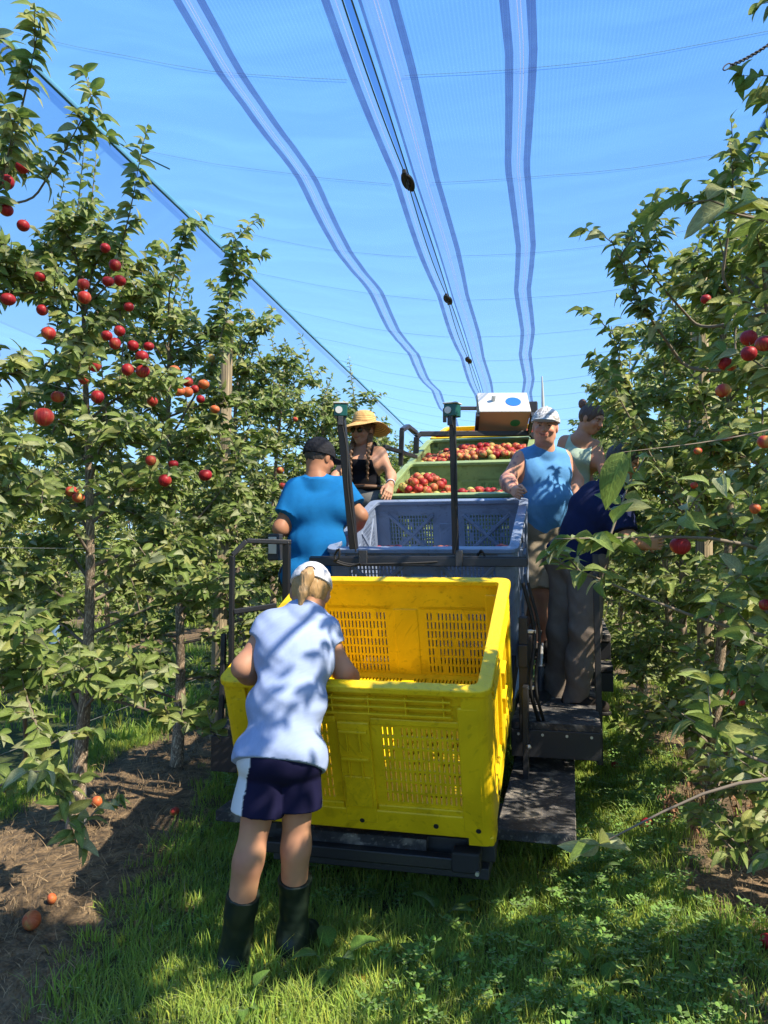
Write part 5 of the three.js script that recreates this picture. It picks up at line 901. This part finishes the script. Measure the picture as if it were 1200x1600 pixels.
{ // woman in the light blue T-shirt leaning into the yellow bin
  const P = person({ label: 'woman in pale blue T-shirt, navy shorts and rubber boots leaning into the front yellow bin',
    j: { head: [-0.951, 1.417, -3.252], neck: [-0.947, 1.338, -3.175], sha: [-1.082, 1.281, -3.091], shb: [-0.86, 1.256, -3.176], ela: [-1.154, 1.129, -2.983], elb: [-0.783, 1.092, -3.179], wra: [-1.154, 1.034, -3.171], wrb: [-0.77, 1.008, -3.348],
      pelvis: [-0.958, 0.833, -2.893], hipa: [-1.011, 0.801, -2.884], hipb: [-0.906, 0.8, -2.925], kna: [-1.061, 0.448, -2.831], knb: [-0.911, 0.466, -2.941], ana: [-1.144, 0.055, -2.896], anb: [-0.952, 0.087, -3.034] },
    fwd: [0.12, -0.30, -0.95], look: [-0.16, -0.42, -0.9], headUp: [0.05, 0.9, -0.42], build: 0.88, width: 0.6, waist: 1.08, skin: [0.42, 0.215, 0.13], hair: [0.36, 0.22, 0.09], arm: 1.05, cell: 0.010, toea: [-0.02, 0, -1], toeb: [0.12, 0, -1],
    handa: [[0.45, -0.2, -0.85], [0.3, -0.9, 0.3], 1, [0.35, 0.35, 0.4, 0.45], 0.4], handb: [[0.30, -0.42, -0.85], [-0.5, -0.8, 0.2], -1, [0.35, 0.35, 0.4, 0.45], 0.4],
    top: { mat: cloth([0.30, 0.385, 0.60], { bumpScale: 0.0002, sheen: 0.1 }), sleeve: 0.36, flare: 0.004, hem: -0.062, off: 0.022, wr: 0.008, wf: 9, wdir: [0.35, 1, 0.2], cell: 0.0075 },
    bottom: { name: 'shorts', mat: phys({ vertexColors: true, roughness: 0.75, specularIntensity: 0.25, sheen: 0.06, sheenRoughness: 0.4, bumpMap: weave, bumpScale: 0.0004 }), to: 0.57, flare: 0.036, off: 0.013, top: 0.08, wr: 0.004, wf: 5, cell: 0.008,
      colour: (x, y, z, { j, r }) => { const m = mixv(j.hipa, j.hipb, 0.5), c = mixv(mixv(j.hipa, j.hipb, 0.5), mixv(j.kna, j.knb, 0.5), clamp((m[1] - y) / 0.4)), s = dot(sub([x, y, z], c), r), ed = 0.130 + 0.05 * clamp((m[1] - y) / 0.25) * 0.3; return s < -ed + 0.004 || s > ed + 0.03 ? [0.62, 0.66, 0.70] : [0.008, 0.008, 0.034]; } },
    shoe: { name: 'boot', high: 0.62, off: 0.016, mat: phys({ color: C(0.012, 0.022, 0.016), roughness: 0.38, map: heather, specularIntensity: 0.7 }) } });
  const { hp, HF } = P, hm = hairM([0.42, 0.26, 0.11]);
  hairCap(P, 0.004, [[hp(0, 0, 0.045), HF.z], [hp(0, -0.062, 0), n3(unit(addv(HF.y, HF.z, -0.5)), -1)]], hm);
  P.wear('ponytail', [cap(hp(0, 0.055, -0.108), hp(0.004, 0.02, -0.135), 0.020, 0.026), cap(hp(0.004, 0.02, -0.135), hp(0.008, -0.055, -0.128), 0.026, 0.020), cap(hp(0.008, -0.055, -0.128), hp(0.014, -0.11, -0.112), 0.02, 0.008)], 0.02, [], (x, y, z) => 0.0035 * noise3(x * 160, y * 18, z * 160), hm, 0.0045);
  capHat(P, cloth([0.68, 0.69, 0.72]), null, { y: 0.028, tilt: 0.02, grow: 0.014 });
  obj('hair_tie', new THREE.TorusGeometry(0.021, 0.006, 8, 18).applyMatrix4(new THREE.Matrix4().makeBasis(...HF.f).setPosition(...hp(0, 0.052, -0.112))), cloth([0.05, 0.04, 0.05]), P.t);
}
{ // man in the bright blue T-shirt
  const P = person({ label: 'man in bright blue T-shirt and black cap, seen from behind, left of the grey bin',
    j: { head: [-1.324, 2.185, -4.732], neck: [-1.333, 2.034, -4.677], sha: [-1.46, 1.969, -4.656], shb: [-1.194, 1.99, -4.767], ela: [-1.525, 1.734, -4.553], elb: [-1.063, 1.817, -4.74], wra: [-1.494, 1.758, -4.823], wrb: [-1.16, 1.7, -4.89],
      pelvis: [-1.341, 1.48, -4.683], hipa: [-1.423, 1.44, -4.669], hipb: [-1.27, 1.438, -4.76], kna: [-1.419, 1.026, -4.65], knb: [-1.277, 1.024, -4.759], ana: [-1.441, 0.646, -4.726], anb: [-1.293, 0.638, -4.796] },
    fwd: [0.25, -0.05, -0.95], look: [0.50, -0.22, -0.84], build: 1.02, width: 1.12, waist: 1.0, skin: [0.34, 0.165, 0.092], hair: [0.03, 0.025, 0.02], arm: 1.0, neckW: 1.12, cell: 0.012, hs: 1,
    handa: [[0.6, 0.1, -0.75], [0, -1, 0.1], 1, [0.6, 0.6, 0.65, 0.7], 0.6], handb: [[-0.5, -0.2, -0.8], [0, -1, 0.1], -1, [0.6, 0.6, 0.65, 0.7], 0.6],
    top: { mat: cloth([0.006, 0.155, 0.42], { sheen: 0.4 }), sleeve: 0.66, flare: 0.014, off: 0.02, hem: -0.10, wr: 0.008, wf: 4, wdir: [1, 0.25, 0.5] },
    bottom: { mat: cloth([0.03, 0.035, 0.05]), to: 2 }, shoe: { name: 'shoe', mat: M.rubber } });
  const { hp, HF } = P; hairCap(P, 0.001, [[hp(0, 0, 0.04), HF.z], [hp(0, -0.02, 0), n3(unit(addv(HF.y, HF.z, -0.35)), -1)]], hairM([0.05, 0.04, 0.035]));
  capHat(P, cloth([0.022, 0.023, 0.028]), null, { y: 0.012, tilt: -0.05, grow: 0.015, wr: 0.003 });
}
{ // woman in the straw hat
  const P = person({ label: 'woman in wide straw hat, sunglasses and black top with two long braids',
    j: { head: [-1.329, 2.562, -6.017], neck: [-1.324, 2.43, -6.066], sha: [-1.456, 2.386, -6.063], shb: [-1.19, 2.378, -6.053], ela: [-1.537, 2.184, -5.945], elb: [-1.097, 2.196, -5.999], wra: [-1.559, 2.036, -5.796], wrb: [-1.077, 2.109, -5.864],
      pelvis: [-1.34, 2.023, -6.093], hipa: [-1.416, 1.988, -6.101], hipb: [-1.258, 1.985, -6.08], kna: [-1.4, 1.498, -6.057], knb: [-1.259, 1.498, -6.084], ana: [-1.41, 1.074, -6.128], anb: [-1.268, 1.074, -6.155] },
    fwd: [-0.05, 0, 1], look: [-0.40, -0.10, 0.9], headUp: [0.06, 1, 0.06], build: 0.86, width: 0.98, waist: 0.9, skin: [0.47, 0.25, 0.155], hair: [0.14, 0.075, 0.035], smile: true, arm: 0.92, bust: 0.055, cell: 0.011,
    handa: [[-0.2, -0.9, 0.3], [0.6, 0, 0.5], -1, [0.3, 0.3, 0.35, 0.4], 0.3], handb: [[-0.10, -0.80, 0.55], [-0.5, -0.3, -0.6], -1, [0.16, 0.18, 0.2, 0.22], 0.2],
    top: { name: 'tank_top', mat: cloth([0.009, 0.009, 0.013]), off: 0.010, hem: 0.04, neckDrop: 0.115, scoop: -0.12, tank: 0.052, wr: 0.004, straps: true },
    bottom: { mat: cloth([0.16, 0.165, 0.16]), to: 2, top: 0.085, belt: 0.085, beltMat: std({ color: C(0.12, 0.06, 0.03), roughness: 0.6 }) }, shoe: { name: 'shoe', mat: M.rubber } });
  const { hp, HF, t, r, up, fwd, hs } = P, hm = hairM([0.16, 0.085, 0.04]);
  hairCap(P, 0.005, [[addv(hp(0, 0.02, 0.062), [0, 0, 0]), unit(addv(HF.z, HF.y, -0.45))], [hp(0, -0.085, 0), n3(HF.y, -1)]], hm);
  for (const s of [-1, 1]) {
    const pts = curve([hp(s * 0.068, -0.03, 0.0), hp(s * 0.082, -0.10, 0.02), addv(addv(P.chest, r, s * 0.072), addv(n3(fwd, 0.145), n3(up, 0.11))), addv(addv(P.chest, r, s * 0.07), addv(n3(fwd, 0.16), n3(up, -0.02))), addv(addv(P.waist, r, s * 0.062), n3(fwd, 0.13))], 26), pr = [];
    for (let i = 0; i < 26; i++) { const k = i / 26, rr = lerp(0.024, 0.010, k), o = (i % 2 ? 1 : -1) * 0.010 * (1 - k * 0.6); pr.push(cap([pts[i].x + o, pts[i].y, pts[i].z], [pts[i + 1].x - o * 0.2, pts[i + 1].y, pts[i + 1].z], rr * 0.85, rr * 0.6)); }
    P.wear('braid', pr, 0.006, [], (x, y, z) => 0.002 * noise3(x * 120, y * 60, z * 120), hm, 0.006);
  }
  // hat: crown and a wide drooping brim
  const hat = [[0.001, 0.125], [0.05, 0.122], [0.078, 0.105], [0.092, 0.075], [0.098, 0.03], [0.102, 0.018], [0.14, 0.008], [0.19, -0.012], [0.215, -0.03], [0.212, -0.034], [0.186, -0.017], [0.138, 0.003], [0.100, 0.012]].map((q) => new THREE.Vector2(...q));
  const hg = new THREE.LatheGeometry(hat, 48), hpz = hg.attributes.position; for (let i = 0; i < hpz.count; i++) { const x = hpz.getX(i), z = hpz.getZ(i), q = Math.hypot(x, z); if (q > 0.11) hpz.setY(i, hpz.getY(i) + (q - 0.11) * (0.22 * Math.sin(Math.atan2(z, x) * 2 + 0.8) + 0.06 * Math.sin(Math.atan2(z, x) * 5))); } hg.computeVertexNormals();
  const strawT = tex(256, 256, (u, v) => { const w = 0.78 + 0.16 * Math.sin(v * 6.283 * 34) + 0.10 * Math.sin(u * 6.283 * 90 + v * 40) + tnoise(u, v, 30, 4, 2) * 0.2; return [w, w * 0.82, w * 0.52]; });
  const hatUp = unit(addv(addv(HF.y, HF.z, -0.14), HF.x, -0.10)), hx = unit(cross(hatUp, HF.z)), hz = cross(hx, hatUp);
  const hatM = obj('straw_hat', hg.applyMatrix4(new THREE.Matrix4().makeBasis(V(hx), V(hatUp), V(hz)).setPosition(...hp(0, 0.032, -0.016))), std({ map: strawT, roughness: 0.85, side: THREE.DoubleSide, bumpMap: strawT, bumpScale: 0.002, color: C(0.95, 0.9, 0.85) }), t);
  obj('hat_band', new THREE.TorusGeometry(0.101, 0.004, 6, 40).rotateX(Math.PI / 2).applyMatrix4(new THREE.Matrix4().makeBasis(V(hx), V(hatUp), V(hz)).setPosition(...hp(0, 0.057, -0.014))), std({ color: C(0.42, 0.26, 0.10), roughness: 0.8 }), hatM);
  const gl = []; for (const s of [-1, 1]) gl.push(new THREE.SphereGeometry(1, 18, 12).scale(0.027, 0.023, 0.008).applyMatrix4(new THREE.Matrix4().makeBasis(...HF.f).setPosition(...hp(s * 0.033, 0.0, 0.090))), tube([V(hp(s * 0.058, 0.008, 0.085)), V(hp(s * 0.078, 0.006, 0.04)), V(hp(s * 0.082, 0.004, -0.01))], 0.0032, 5));
  gl.push(tube([V(hp(-0.012, 0.004, 0.098)), V(hp(0, 0.008, 0.103)), V(hp(0.012, 0.004, 0.098))], 0.003, 5));
  obj('sunglasses', gl, phys({ color: C(0.008, 0.007, 0.007), roughness: 0.12, clearcoat: 0.6 }), t);
  const neckR = []; for (let i = 0; i <= 24; i++) { const a = i / 24 * 6.283; neckR.push(V(addv(addv(addv(P.j.neck, r, Math.cos(a) * 0.072), fwd, Math.sin(a) * 0.070 + 0.004), up, -0.005 - 0.03 * Math.max(0, Math.sin(a))))); }
  obj('necklace', tube(neckR, 0.004, 5, false), std({ color: C(0.6, 0.48, 0.25), roughness: 0.5 }), t);
  const wd = unit(sub(P.j.wrb, P.j.elb)), wx = unit(cross(wd, [0, 0, 1])), wy = cross(wd, wx), br = []; for (let i = 0; i <= 18; i++) { const a = i / 18 * 6.283; br.push(V(addv(addv(mixv(P.j.elb, P.j.wrb, 0.86), wx, Math.cos(a) * 0.031), wy, Math.sin(a) * 0.031))); }
  obj('bracelet', tube(br, 0.006, 5, false), std({ color: C(0.55, 0.55, 0.6), roughness: 0.5 }), t);
}
{ // man in the sleeveless light blue shirt
  const P = person({ label: 'smiling heavy man in sleeveless light blue shirt, grey camouflage cap and khaki shorts',
    j: { head: [0.094, 2.484, -5.632], neck: [0.084, 2.333, -5.709], sha: [-0.08, 2.257, -5.661], shb: [0.225, 2.28, -5.841], ela: [-0.174, 2.091, -5.549], elb: [0.317, 2.113, -5.898], wra: [-0.133, 2.008, -5.317], wrb: [0.295, 1.925, -5.77],
      pelvis: [0.095, 1.813, -5.839], hipa: [0.015, 1.751, -5.827], hipb: [0.184, 1.753, -5.921], kna: [-0.007, 1.318, -5.824], knb: [0.089, 1.297, -5.803], ana: [-0.002, 0.928, -5.886], anb: [0.11, 0.942, -5.866] },
    fwd: [0.10, 0, 1], look: [-0.08, -0.05, 1], headUp: [0.07, 1, 0], build: 1.08, width: 1.12, waist: 1.22, belly: 0.135, skin: [0.55, 0.28, 0.185], hair: [0.10, 0.07, 0.05], smile: true, stubble: true, chins: true, arm: 1.15, neckW: 1.2, headSize: 1.06, cell: 0.012,
    ink: (x, y, z) => (x < -0.2 && y > 1.55 ? 1 - 0.5 * smooth(0.02, 0.12, noise3(x * 26, y * 26, z * 26)) : 1),
    handa: [[0.35, -0.25, 0.9], [0.9, -0.3, -0.2], 1, [1.2, 1.2, 1.25, 1.3], 0.9], handb: [[-0.1, -0.9, 0.2], [-1, 0, 0], -1, [0.5, 0.5, 0.5, 0.5], 0.5],
    top: { mat: cloth([0.10, 0.29, 0.58]), off: 0.016, hem: -0.09, tank: -0.012, tankTilt: 0.0, wr: 0.008, wf: 5, wdir: [0.7, 0.8, 0.3] },
    bottom: { name: 'shorts', mat: cloth([0.30, 0.255, 0.185]), to: 1.0, flare: 0.02, off: 0.03, wr: 0.010 }, shoe: { name: 'shoe', mat: cloth([0.03, 0.03, 0.03]) } });
  const { hp, HF } = P; hairCap(P, -0.001, [[hp(0, 0, 0.02), HF.z], [hp(0, -0.015, 0), n3(HF.y, -1)]], hairM([0.12, 0.09, 0.07]));
  const camo = tex(128, 128, (u, v) => { const k = tnoise(u, v, 9, 4, 3), m = k > 0.08 ? 0.55 : k < -0.1 ? 0.84 : 0.74; return [m, m * 1.0, m * 0.99]; }, true, 7, 7);
  const cm = phys({ map: camo, roughness: 0.85, bumpMap: weave, bumpScale: 0.0005 });
  capHat(P, cm, cloth([0.42, 0.47, 0.50]), { y: 0.030, tilt: -0.05, grow: 0.020 });
}
{ // woman in the pale tank top
  const P = person({ label: 'woman in mint tank top with brown hair in a bun, looking down to the right',
    j: { head: [0.473, 2.655, -6.359], neck: [0.383, 2.512, -6.39], sha: [0.259, 2.484, -6.428], shb: [0.503, 2.432, -6.396], ela: [0.205, 2.146, -6.435], elb: [0.56, 2.16, -6.248], wra: [0.236, 1.902, -6.249], wrb: [0.6, 2.272, -6.097],
      pelvis: [0.359, 1.967, -6.525], hipa: [0.287, 1.915, -6.524], hipb: [0.435, 1.914, -6.532], kna: [0.28, 1.47, -6.484], knb: [0.423, 1.47, -6.511], ana: [0.279, 1.087, -6.554], anb: [0.423, 1.087, -6.582] },
    fwd: [0.45, -0.1, 0.88], look: [0.74, -0.42, 0.52], headUp: [0.22, 0.95, 0.15], build: 0.9, width: 1.0, waist: 0.95, skin: [0.42, 0.21, 0.13], hair: [0.06, 0.032, 0.02], smile: true, arm: 1.0, bust: 0.06, cell: 0.012,
    handb: [[0.5, 0.6, -0.1], [-0.4, 0.2, -0.9], -1, [0.5, 0.5, 0.5, 0.5], 0.5], handa: [[0.2, -0.9, 0.3], [-1, 0, 0], 1, [0.5, 0.5, 0.5, 0.5], 0.5],
    top: { name: 'tank_top', mat: cloth([0.42, 0.54, 0.42]), off: 0.011, hem: -0.06, scoopBall: 0.098, tank: 0.022, tankTilt: 0.1, wr: 0.006 },
    bottom: { mat: cloth([0.04, 0.05, 0.07]), to: 2 }, shoe: { name: 'shoe', mat: M.rubber } });
  const { hp, HF } = P, hm = hairM([0.075, 0.038, 0.022]);
  hairCap(P, 0.007, [[hp(0, 0.03, 0.064), unit(addv(HF.z, HF.y, -0.6))], [hp(0, -0.075, 0), n3(unit(addv(HF.y, HF.z, -0.5)), -1)]], hm);
  P.wear('hair_bun', [cap(hp(0, 0.075, -0.125), hp(0, 0.09, -0.135), 0.034, 0.032)], 0.01, [], (x, y, z) => 0.004 * noise3(x * 70, y * 70, z * 70), hairM([0.16, 0.07, 0.04]), 0.006);
}
{ // man in navy bending into the tree
  const P = person({ label: 'man in navy T-shirt and grey brown work trousers bending towards the right trees',
    j: { head: [0.561, 2.154, -5.035], neck: [0.483, 2, -5.007], sha: [0.375, 1.962, -5.131], shb: [0.518, 1.872, -4.878], ela: [0.474, 1.756, -5.161], elb: [0.544, 1.669, -4.812], wra: [0.599, 1.656, -5.057], wrb: [0.639, 1.638, -4.811],
      pelvis: [0.259, 1.592, -5.067], hipa: [0.215, 1.542, -5.142], hipb: [0.319, 1.536, -5.02], kna: [0.178, 1.084, -5.158], knb: [0.307, 1.105, -4.978], ana: [0.136, 0.699, -5.251], anb: [0.25, 0.705, -5.008] },
    fwd: [0.82, -0.5, 0.30], look: [0.86, -0.42, 0.22], headUp: [0.35, 0.93, 0.05], build: 1.03, width: 1.05, skin: [0.42, 0.22, 0.13], hair: [0.05, 0.035, 0.028], arm: 1.05, neckW: 1.1, cell: 0.012, toea: [0.75, 0, 0.4], toeb: [0.9, 0, 0.2],
    handa: [[0.9, -0.1, 0.1], [0, -1, 0.1], 1, [0.4, 0.45, 0.5, 0.5], 0.5], handb: [[0.9, 0.0, -0.1], [0, 0.2, -1], 1, [0.5, 0.5, 0.55, 0.6], 0.5],
    top: { mat: cloth([0.010, 0.016, 0.062]), sleeve: 0.8, flare: 0.016, off: 0.020, hem: -0.07, wr: 0.009, wf: 5, wdir: [0.8, 0.5, 0.2] },
    bottom: { mat: cloth([0.20, 0.165, 0.135]), to: 2, off: 0.022, wr: 0.014, wf: 5 }, shoe: { name: 'shoe', off: 0.016, mat: cloth([0.03, 0.024, 0.02]) } });
  const { hp, HF } = P; hairCap(P, 0.004, [[hp(0, 0, 0.05), unit(addv(HF.z, HF.y, -0.5))], [hp(0, -0.035, 0), n3(unit(addv(HF.y, HF.z, -0.6)), -1)]], hairM([0.06, 0.042, 0.034]));
}

// ---------------------------------------------------------------- small things on the ground
{
  const fallen = (p, r, kind, seed, label) => { const a = apple(scene, [p[0], groundY(p[0], p[2]) + r * 0.95, p[2]], r, kind, seed, 'fallen_apple'); a.rotation.set(seed, seed * 2, seed * 3); return tag(a, label, 'apple'); };
  fallen([-2.058, 0.03, -2.957], 0.040, 2, 1, 'orange red apple lying on the bare soil at the lower left');
  fallen([-2.629, 0.03, -4.393], 0.036, 2, 2, 'dull orange apple on the soil right of the forked trunk');
  fallen([-2.115, 0.03, -4.382], 0.030, 1, 3, 'small red apple on the soil left of the machine wing');
  fallen([-2.108, 0.02, -3.17], 0.024, 2, 8, 'shrivelled brown apple half hidden in litter behind the orange one');
  fallen([0.57, 0.03, -5.883], 0.036, 0, 4, 'dark red apple on the ground just right of the machine steps');
  fallen([0.611, 0.03, -4.645], 0.040, 0, 5, 'bright red apple in the weeds at right, below the bare branch');
  fallen([0.878, 0.03, -3.302], 0.036, 0, 6, 'red apple at the right edge of the picture near the bottom');
  // leaves on the ground and on the wing plate
  const leafOn = (p, y, s, c, turn, label, tilt = 0.2) => { const l = shade(new THREE.Mesh(LEAF[1], leafMat(C(...c)))); l.name = numbered('fallen_leaf'); l.position.set(p[0], y, p[2]); l.rotation.set(tilt, turn, 0.25); l.scale.setScalar(s); scene.add(l); return tag(l, label, 'leaf'); };
  const w1 = [0.032, 0.345, -4.145], w2 = [0.047, 0.345, -4.084];
  leafOn(w1, 0.362, 0.12, [0.20, 0.26, 0.12], 1.2, 'curled pale green leaf lying on the right wing plate'); leafOn(w2, 0.358, 0.07, [0.16, 0.22, 0.10], 2.6, 'small withered leaf beside the curled one on the right wing plate');
  const g = (px) => groundY(px[0], px[2]) + 0.03;
  for (const [p, s, c, a, label] of [[[-1.687, 0.03, -3.264], 0.09, [0.09, 0.18, 0.04], 0.4, 'fresh green leaf on the brown soil left of the boots'], [[-1.928, 0.02, -2.824], 0.06, [0.42, 0.38, 0.06], 2, 'yellow leaf on the soil below the orange apple'], [[-0.671, 0.07, -2.887], 0.11, [0.50, 0.30, 0.03], 1.4, 'yellow brown leaf standing in the grass right of the boots'], [[-1.496, 0.04, -2.606], 0.10, [0.10, 0.2, 0.05], 1, 'green leaf on the grass edge at the lower left'], [[0.109, 0.08, -3.381], 0.10, [0.09, 0.2, 0.06], 2.2, 'flat green leaf on the clover at right'], [[-1.669, 0.02, -3.12], 0.05, [0.3, 0.2, 0.08], 0.2, 'small brown leaf on the soil between apple and boots'], [[-1.299, 0.02, -4.683], 0.05, [0.3, 0.2, 0.08], 0.2, 'brown leaf under the machine']].slice(0, 6)) leafOn(p, g(p), s, c, a, label, -0.5);
  // broad-leaved weeds in the grass
  const weed = (p, n, size, seed, label, c = [0.12, 0.24, 0.035]) => {
    const q = rngOf(seed), t = thing('broadleaf_weed', label, 'weed', [p[0], groundY(p[0], p[2]), p[2]]), m = leafMat(C(...c));
    for (let i = 0; i < n; i++) {
      const a = i * 2.4 + q(), e = 0.55 + q() * 0.5, l = shade(new THREE.Mesh(LEAF[i % 2], m)); l.name = numbered('leaf'); const st = 0.04 + 0.07 * q();
      const d = V(Math.cos(a) * Math.cos(e), Math.sin(e), Math.sin(a) * Math.cos(e)), xx = V(0, 1, 0).cross(d).normalize(), yy = d.clone().cross(xx);
      const s = size * (0.7 + q() * 0.5); l.matrix.makeBasis(xx.multiplyScalar(s * 1.5), yy.multiplyScalar(s), d.clone().multiplyScalar(s)).setPosition(d.clone().multiplyScalar(st)); l.matrix.decompose(l.position, l.quaternion, l.scale);
      t.add(l); obj('stalk', tube([V(0, 0, 0), d.clone().multiplyScalar(st + 0.005)], 0.0022, 4), m, t);
    }
  };
  weed([-0.77, 0, -2.965], 5, 0.12, 5, 'broad-leaved weed in the grass right of the boots', [0.13, 0.27, 0.04]);
  weed([-0.401, 0, -3.439], 7, 0.11, 6, 'tall pale broad-leaved weed in the grass before the yellow bin');
  weed([-0.408, 0, -2.994], 5, 0.09, 7, 'low weed in the middle of the grass near the bottom');
  weed([0.598, 0, -2.979], 5, 0.07, 9, 'small weed at the lower right corner on the soil');
  weed([0.277, 0, -3.902], 5, 0.09, 10, 'weed with round leaves at right below the wing plate');
  weed([0.232, -0, -3.013], 5, 0.08, 12, 'small weed amid the clover at lower right');
  weed([-1.005, 0, -2.634], 4, 0.07, 13, 'small weed at the bottom edge left of the middle');
  // dried brown plants under the right trees
  const dry = (p, seed, label, h = 0.35) => { const q = rngOf(seed), t = thing('dry_weed', label, 'weed', [p[0], groundY(p[0], p[2]), p[2]]), m = std({ color: C(0.20, 0.10, 0.05), roughness: 0.9, side: THREE.DoubleSide }), st = [], lv = [];
    for (let i = 0; i < 9; i++) { const a = q() * 6.28, e = V(Math.cos(a) * 0.12 * q(), h * (0.6 + 0.5 * q()), Math.sin(a) * 0.12 * q()); st.push(tube([V((q() - 0.5) * 0.06, 0, (q() - 0.5) * 0.06), e.clone().multiplyScalar(0.5), e], 0.0025, 4)); for (let k = 0; k < 9; k++) lv.push(LEAF[k % 3].clone().rotateX(q() * 3).rotateY(q() * 6).scale(0.035, 0.035, 0.035).translate(e.x * (k / 8) + (q() - 0.5) * 0.05, e.y * (0.3 + 0.08 * k), e.z * (k / 8) + (q() - 0.5) * 0.05)); }
    obj('stalks', st, std({ color: C(0.32, 0.2, 0.1), roughness: 0.9 }), t); tag(obj('withered_leaves', lv, m, t), null, null, null, 'stuff'); };
  dry([0.829, 0, -4.445], 3, 'reddish brown withered plant at right under the trees'); dry([1.064, 0, -4.364], 4, 'withered plant with long tan stalks at the right edge', 0.42); dry([0.763, 0, -4.721], 6, 'low withered plant right of the red fallen apple', 0.2);
  // guards on two trunks
  const guard = (p, r, h, label, c) => { const t = thing('trunk_guard', label, 'trunk guard', p); const w = []; for (let i = 0; i < 16; i++) { const a = i / 16 * 6.283; w.push(tube([V(Math.cos(a) * r, 0, Math.sin(a) * r), V(Math.cos(a + 1) * r, h, Math.sin(a + 1) * r)], 0.0016, 3, false), tube([V(Math.cos(a) * r, 0, Math.sin(a) * r), V(Math.cos(a - 1) * r, h, Math.sin(a - 1) * r)], 0.0016, 3, false)); } tag(obj('mesh_sleeve', w, std({ color: C(...c), roughness: 0.7 }), t), null, null, null, 'stuff'); };
  guard([ROW_L, 0.02, -4.08], 0.055, 0.6, 'grey wire mesh guard round the foot of the forked pale trunk', [0.25, 0.27, 0.28]);
  const sleeve = thing('trunk_guard', 'blue plastic sleeve round a trunk of the second row, seen low between the left trees', 'trunk guard', [ROW_L - PITCH, 0, -9.4]); obj('plastic_sleeve', new THREE.CylinderGeometry(0.07, 0.075, 0.6, 16, 1, true).translate(0, 0.32, 0), std({ color: C(0.10, 0.20, 0.34), roughness: 0.6, side: THREE.DoubleSide }), sleeve);
}
renderer.render(scene, camera);
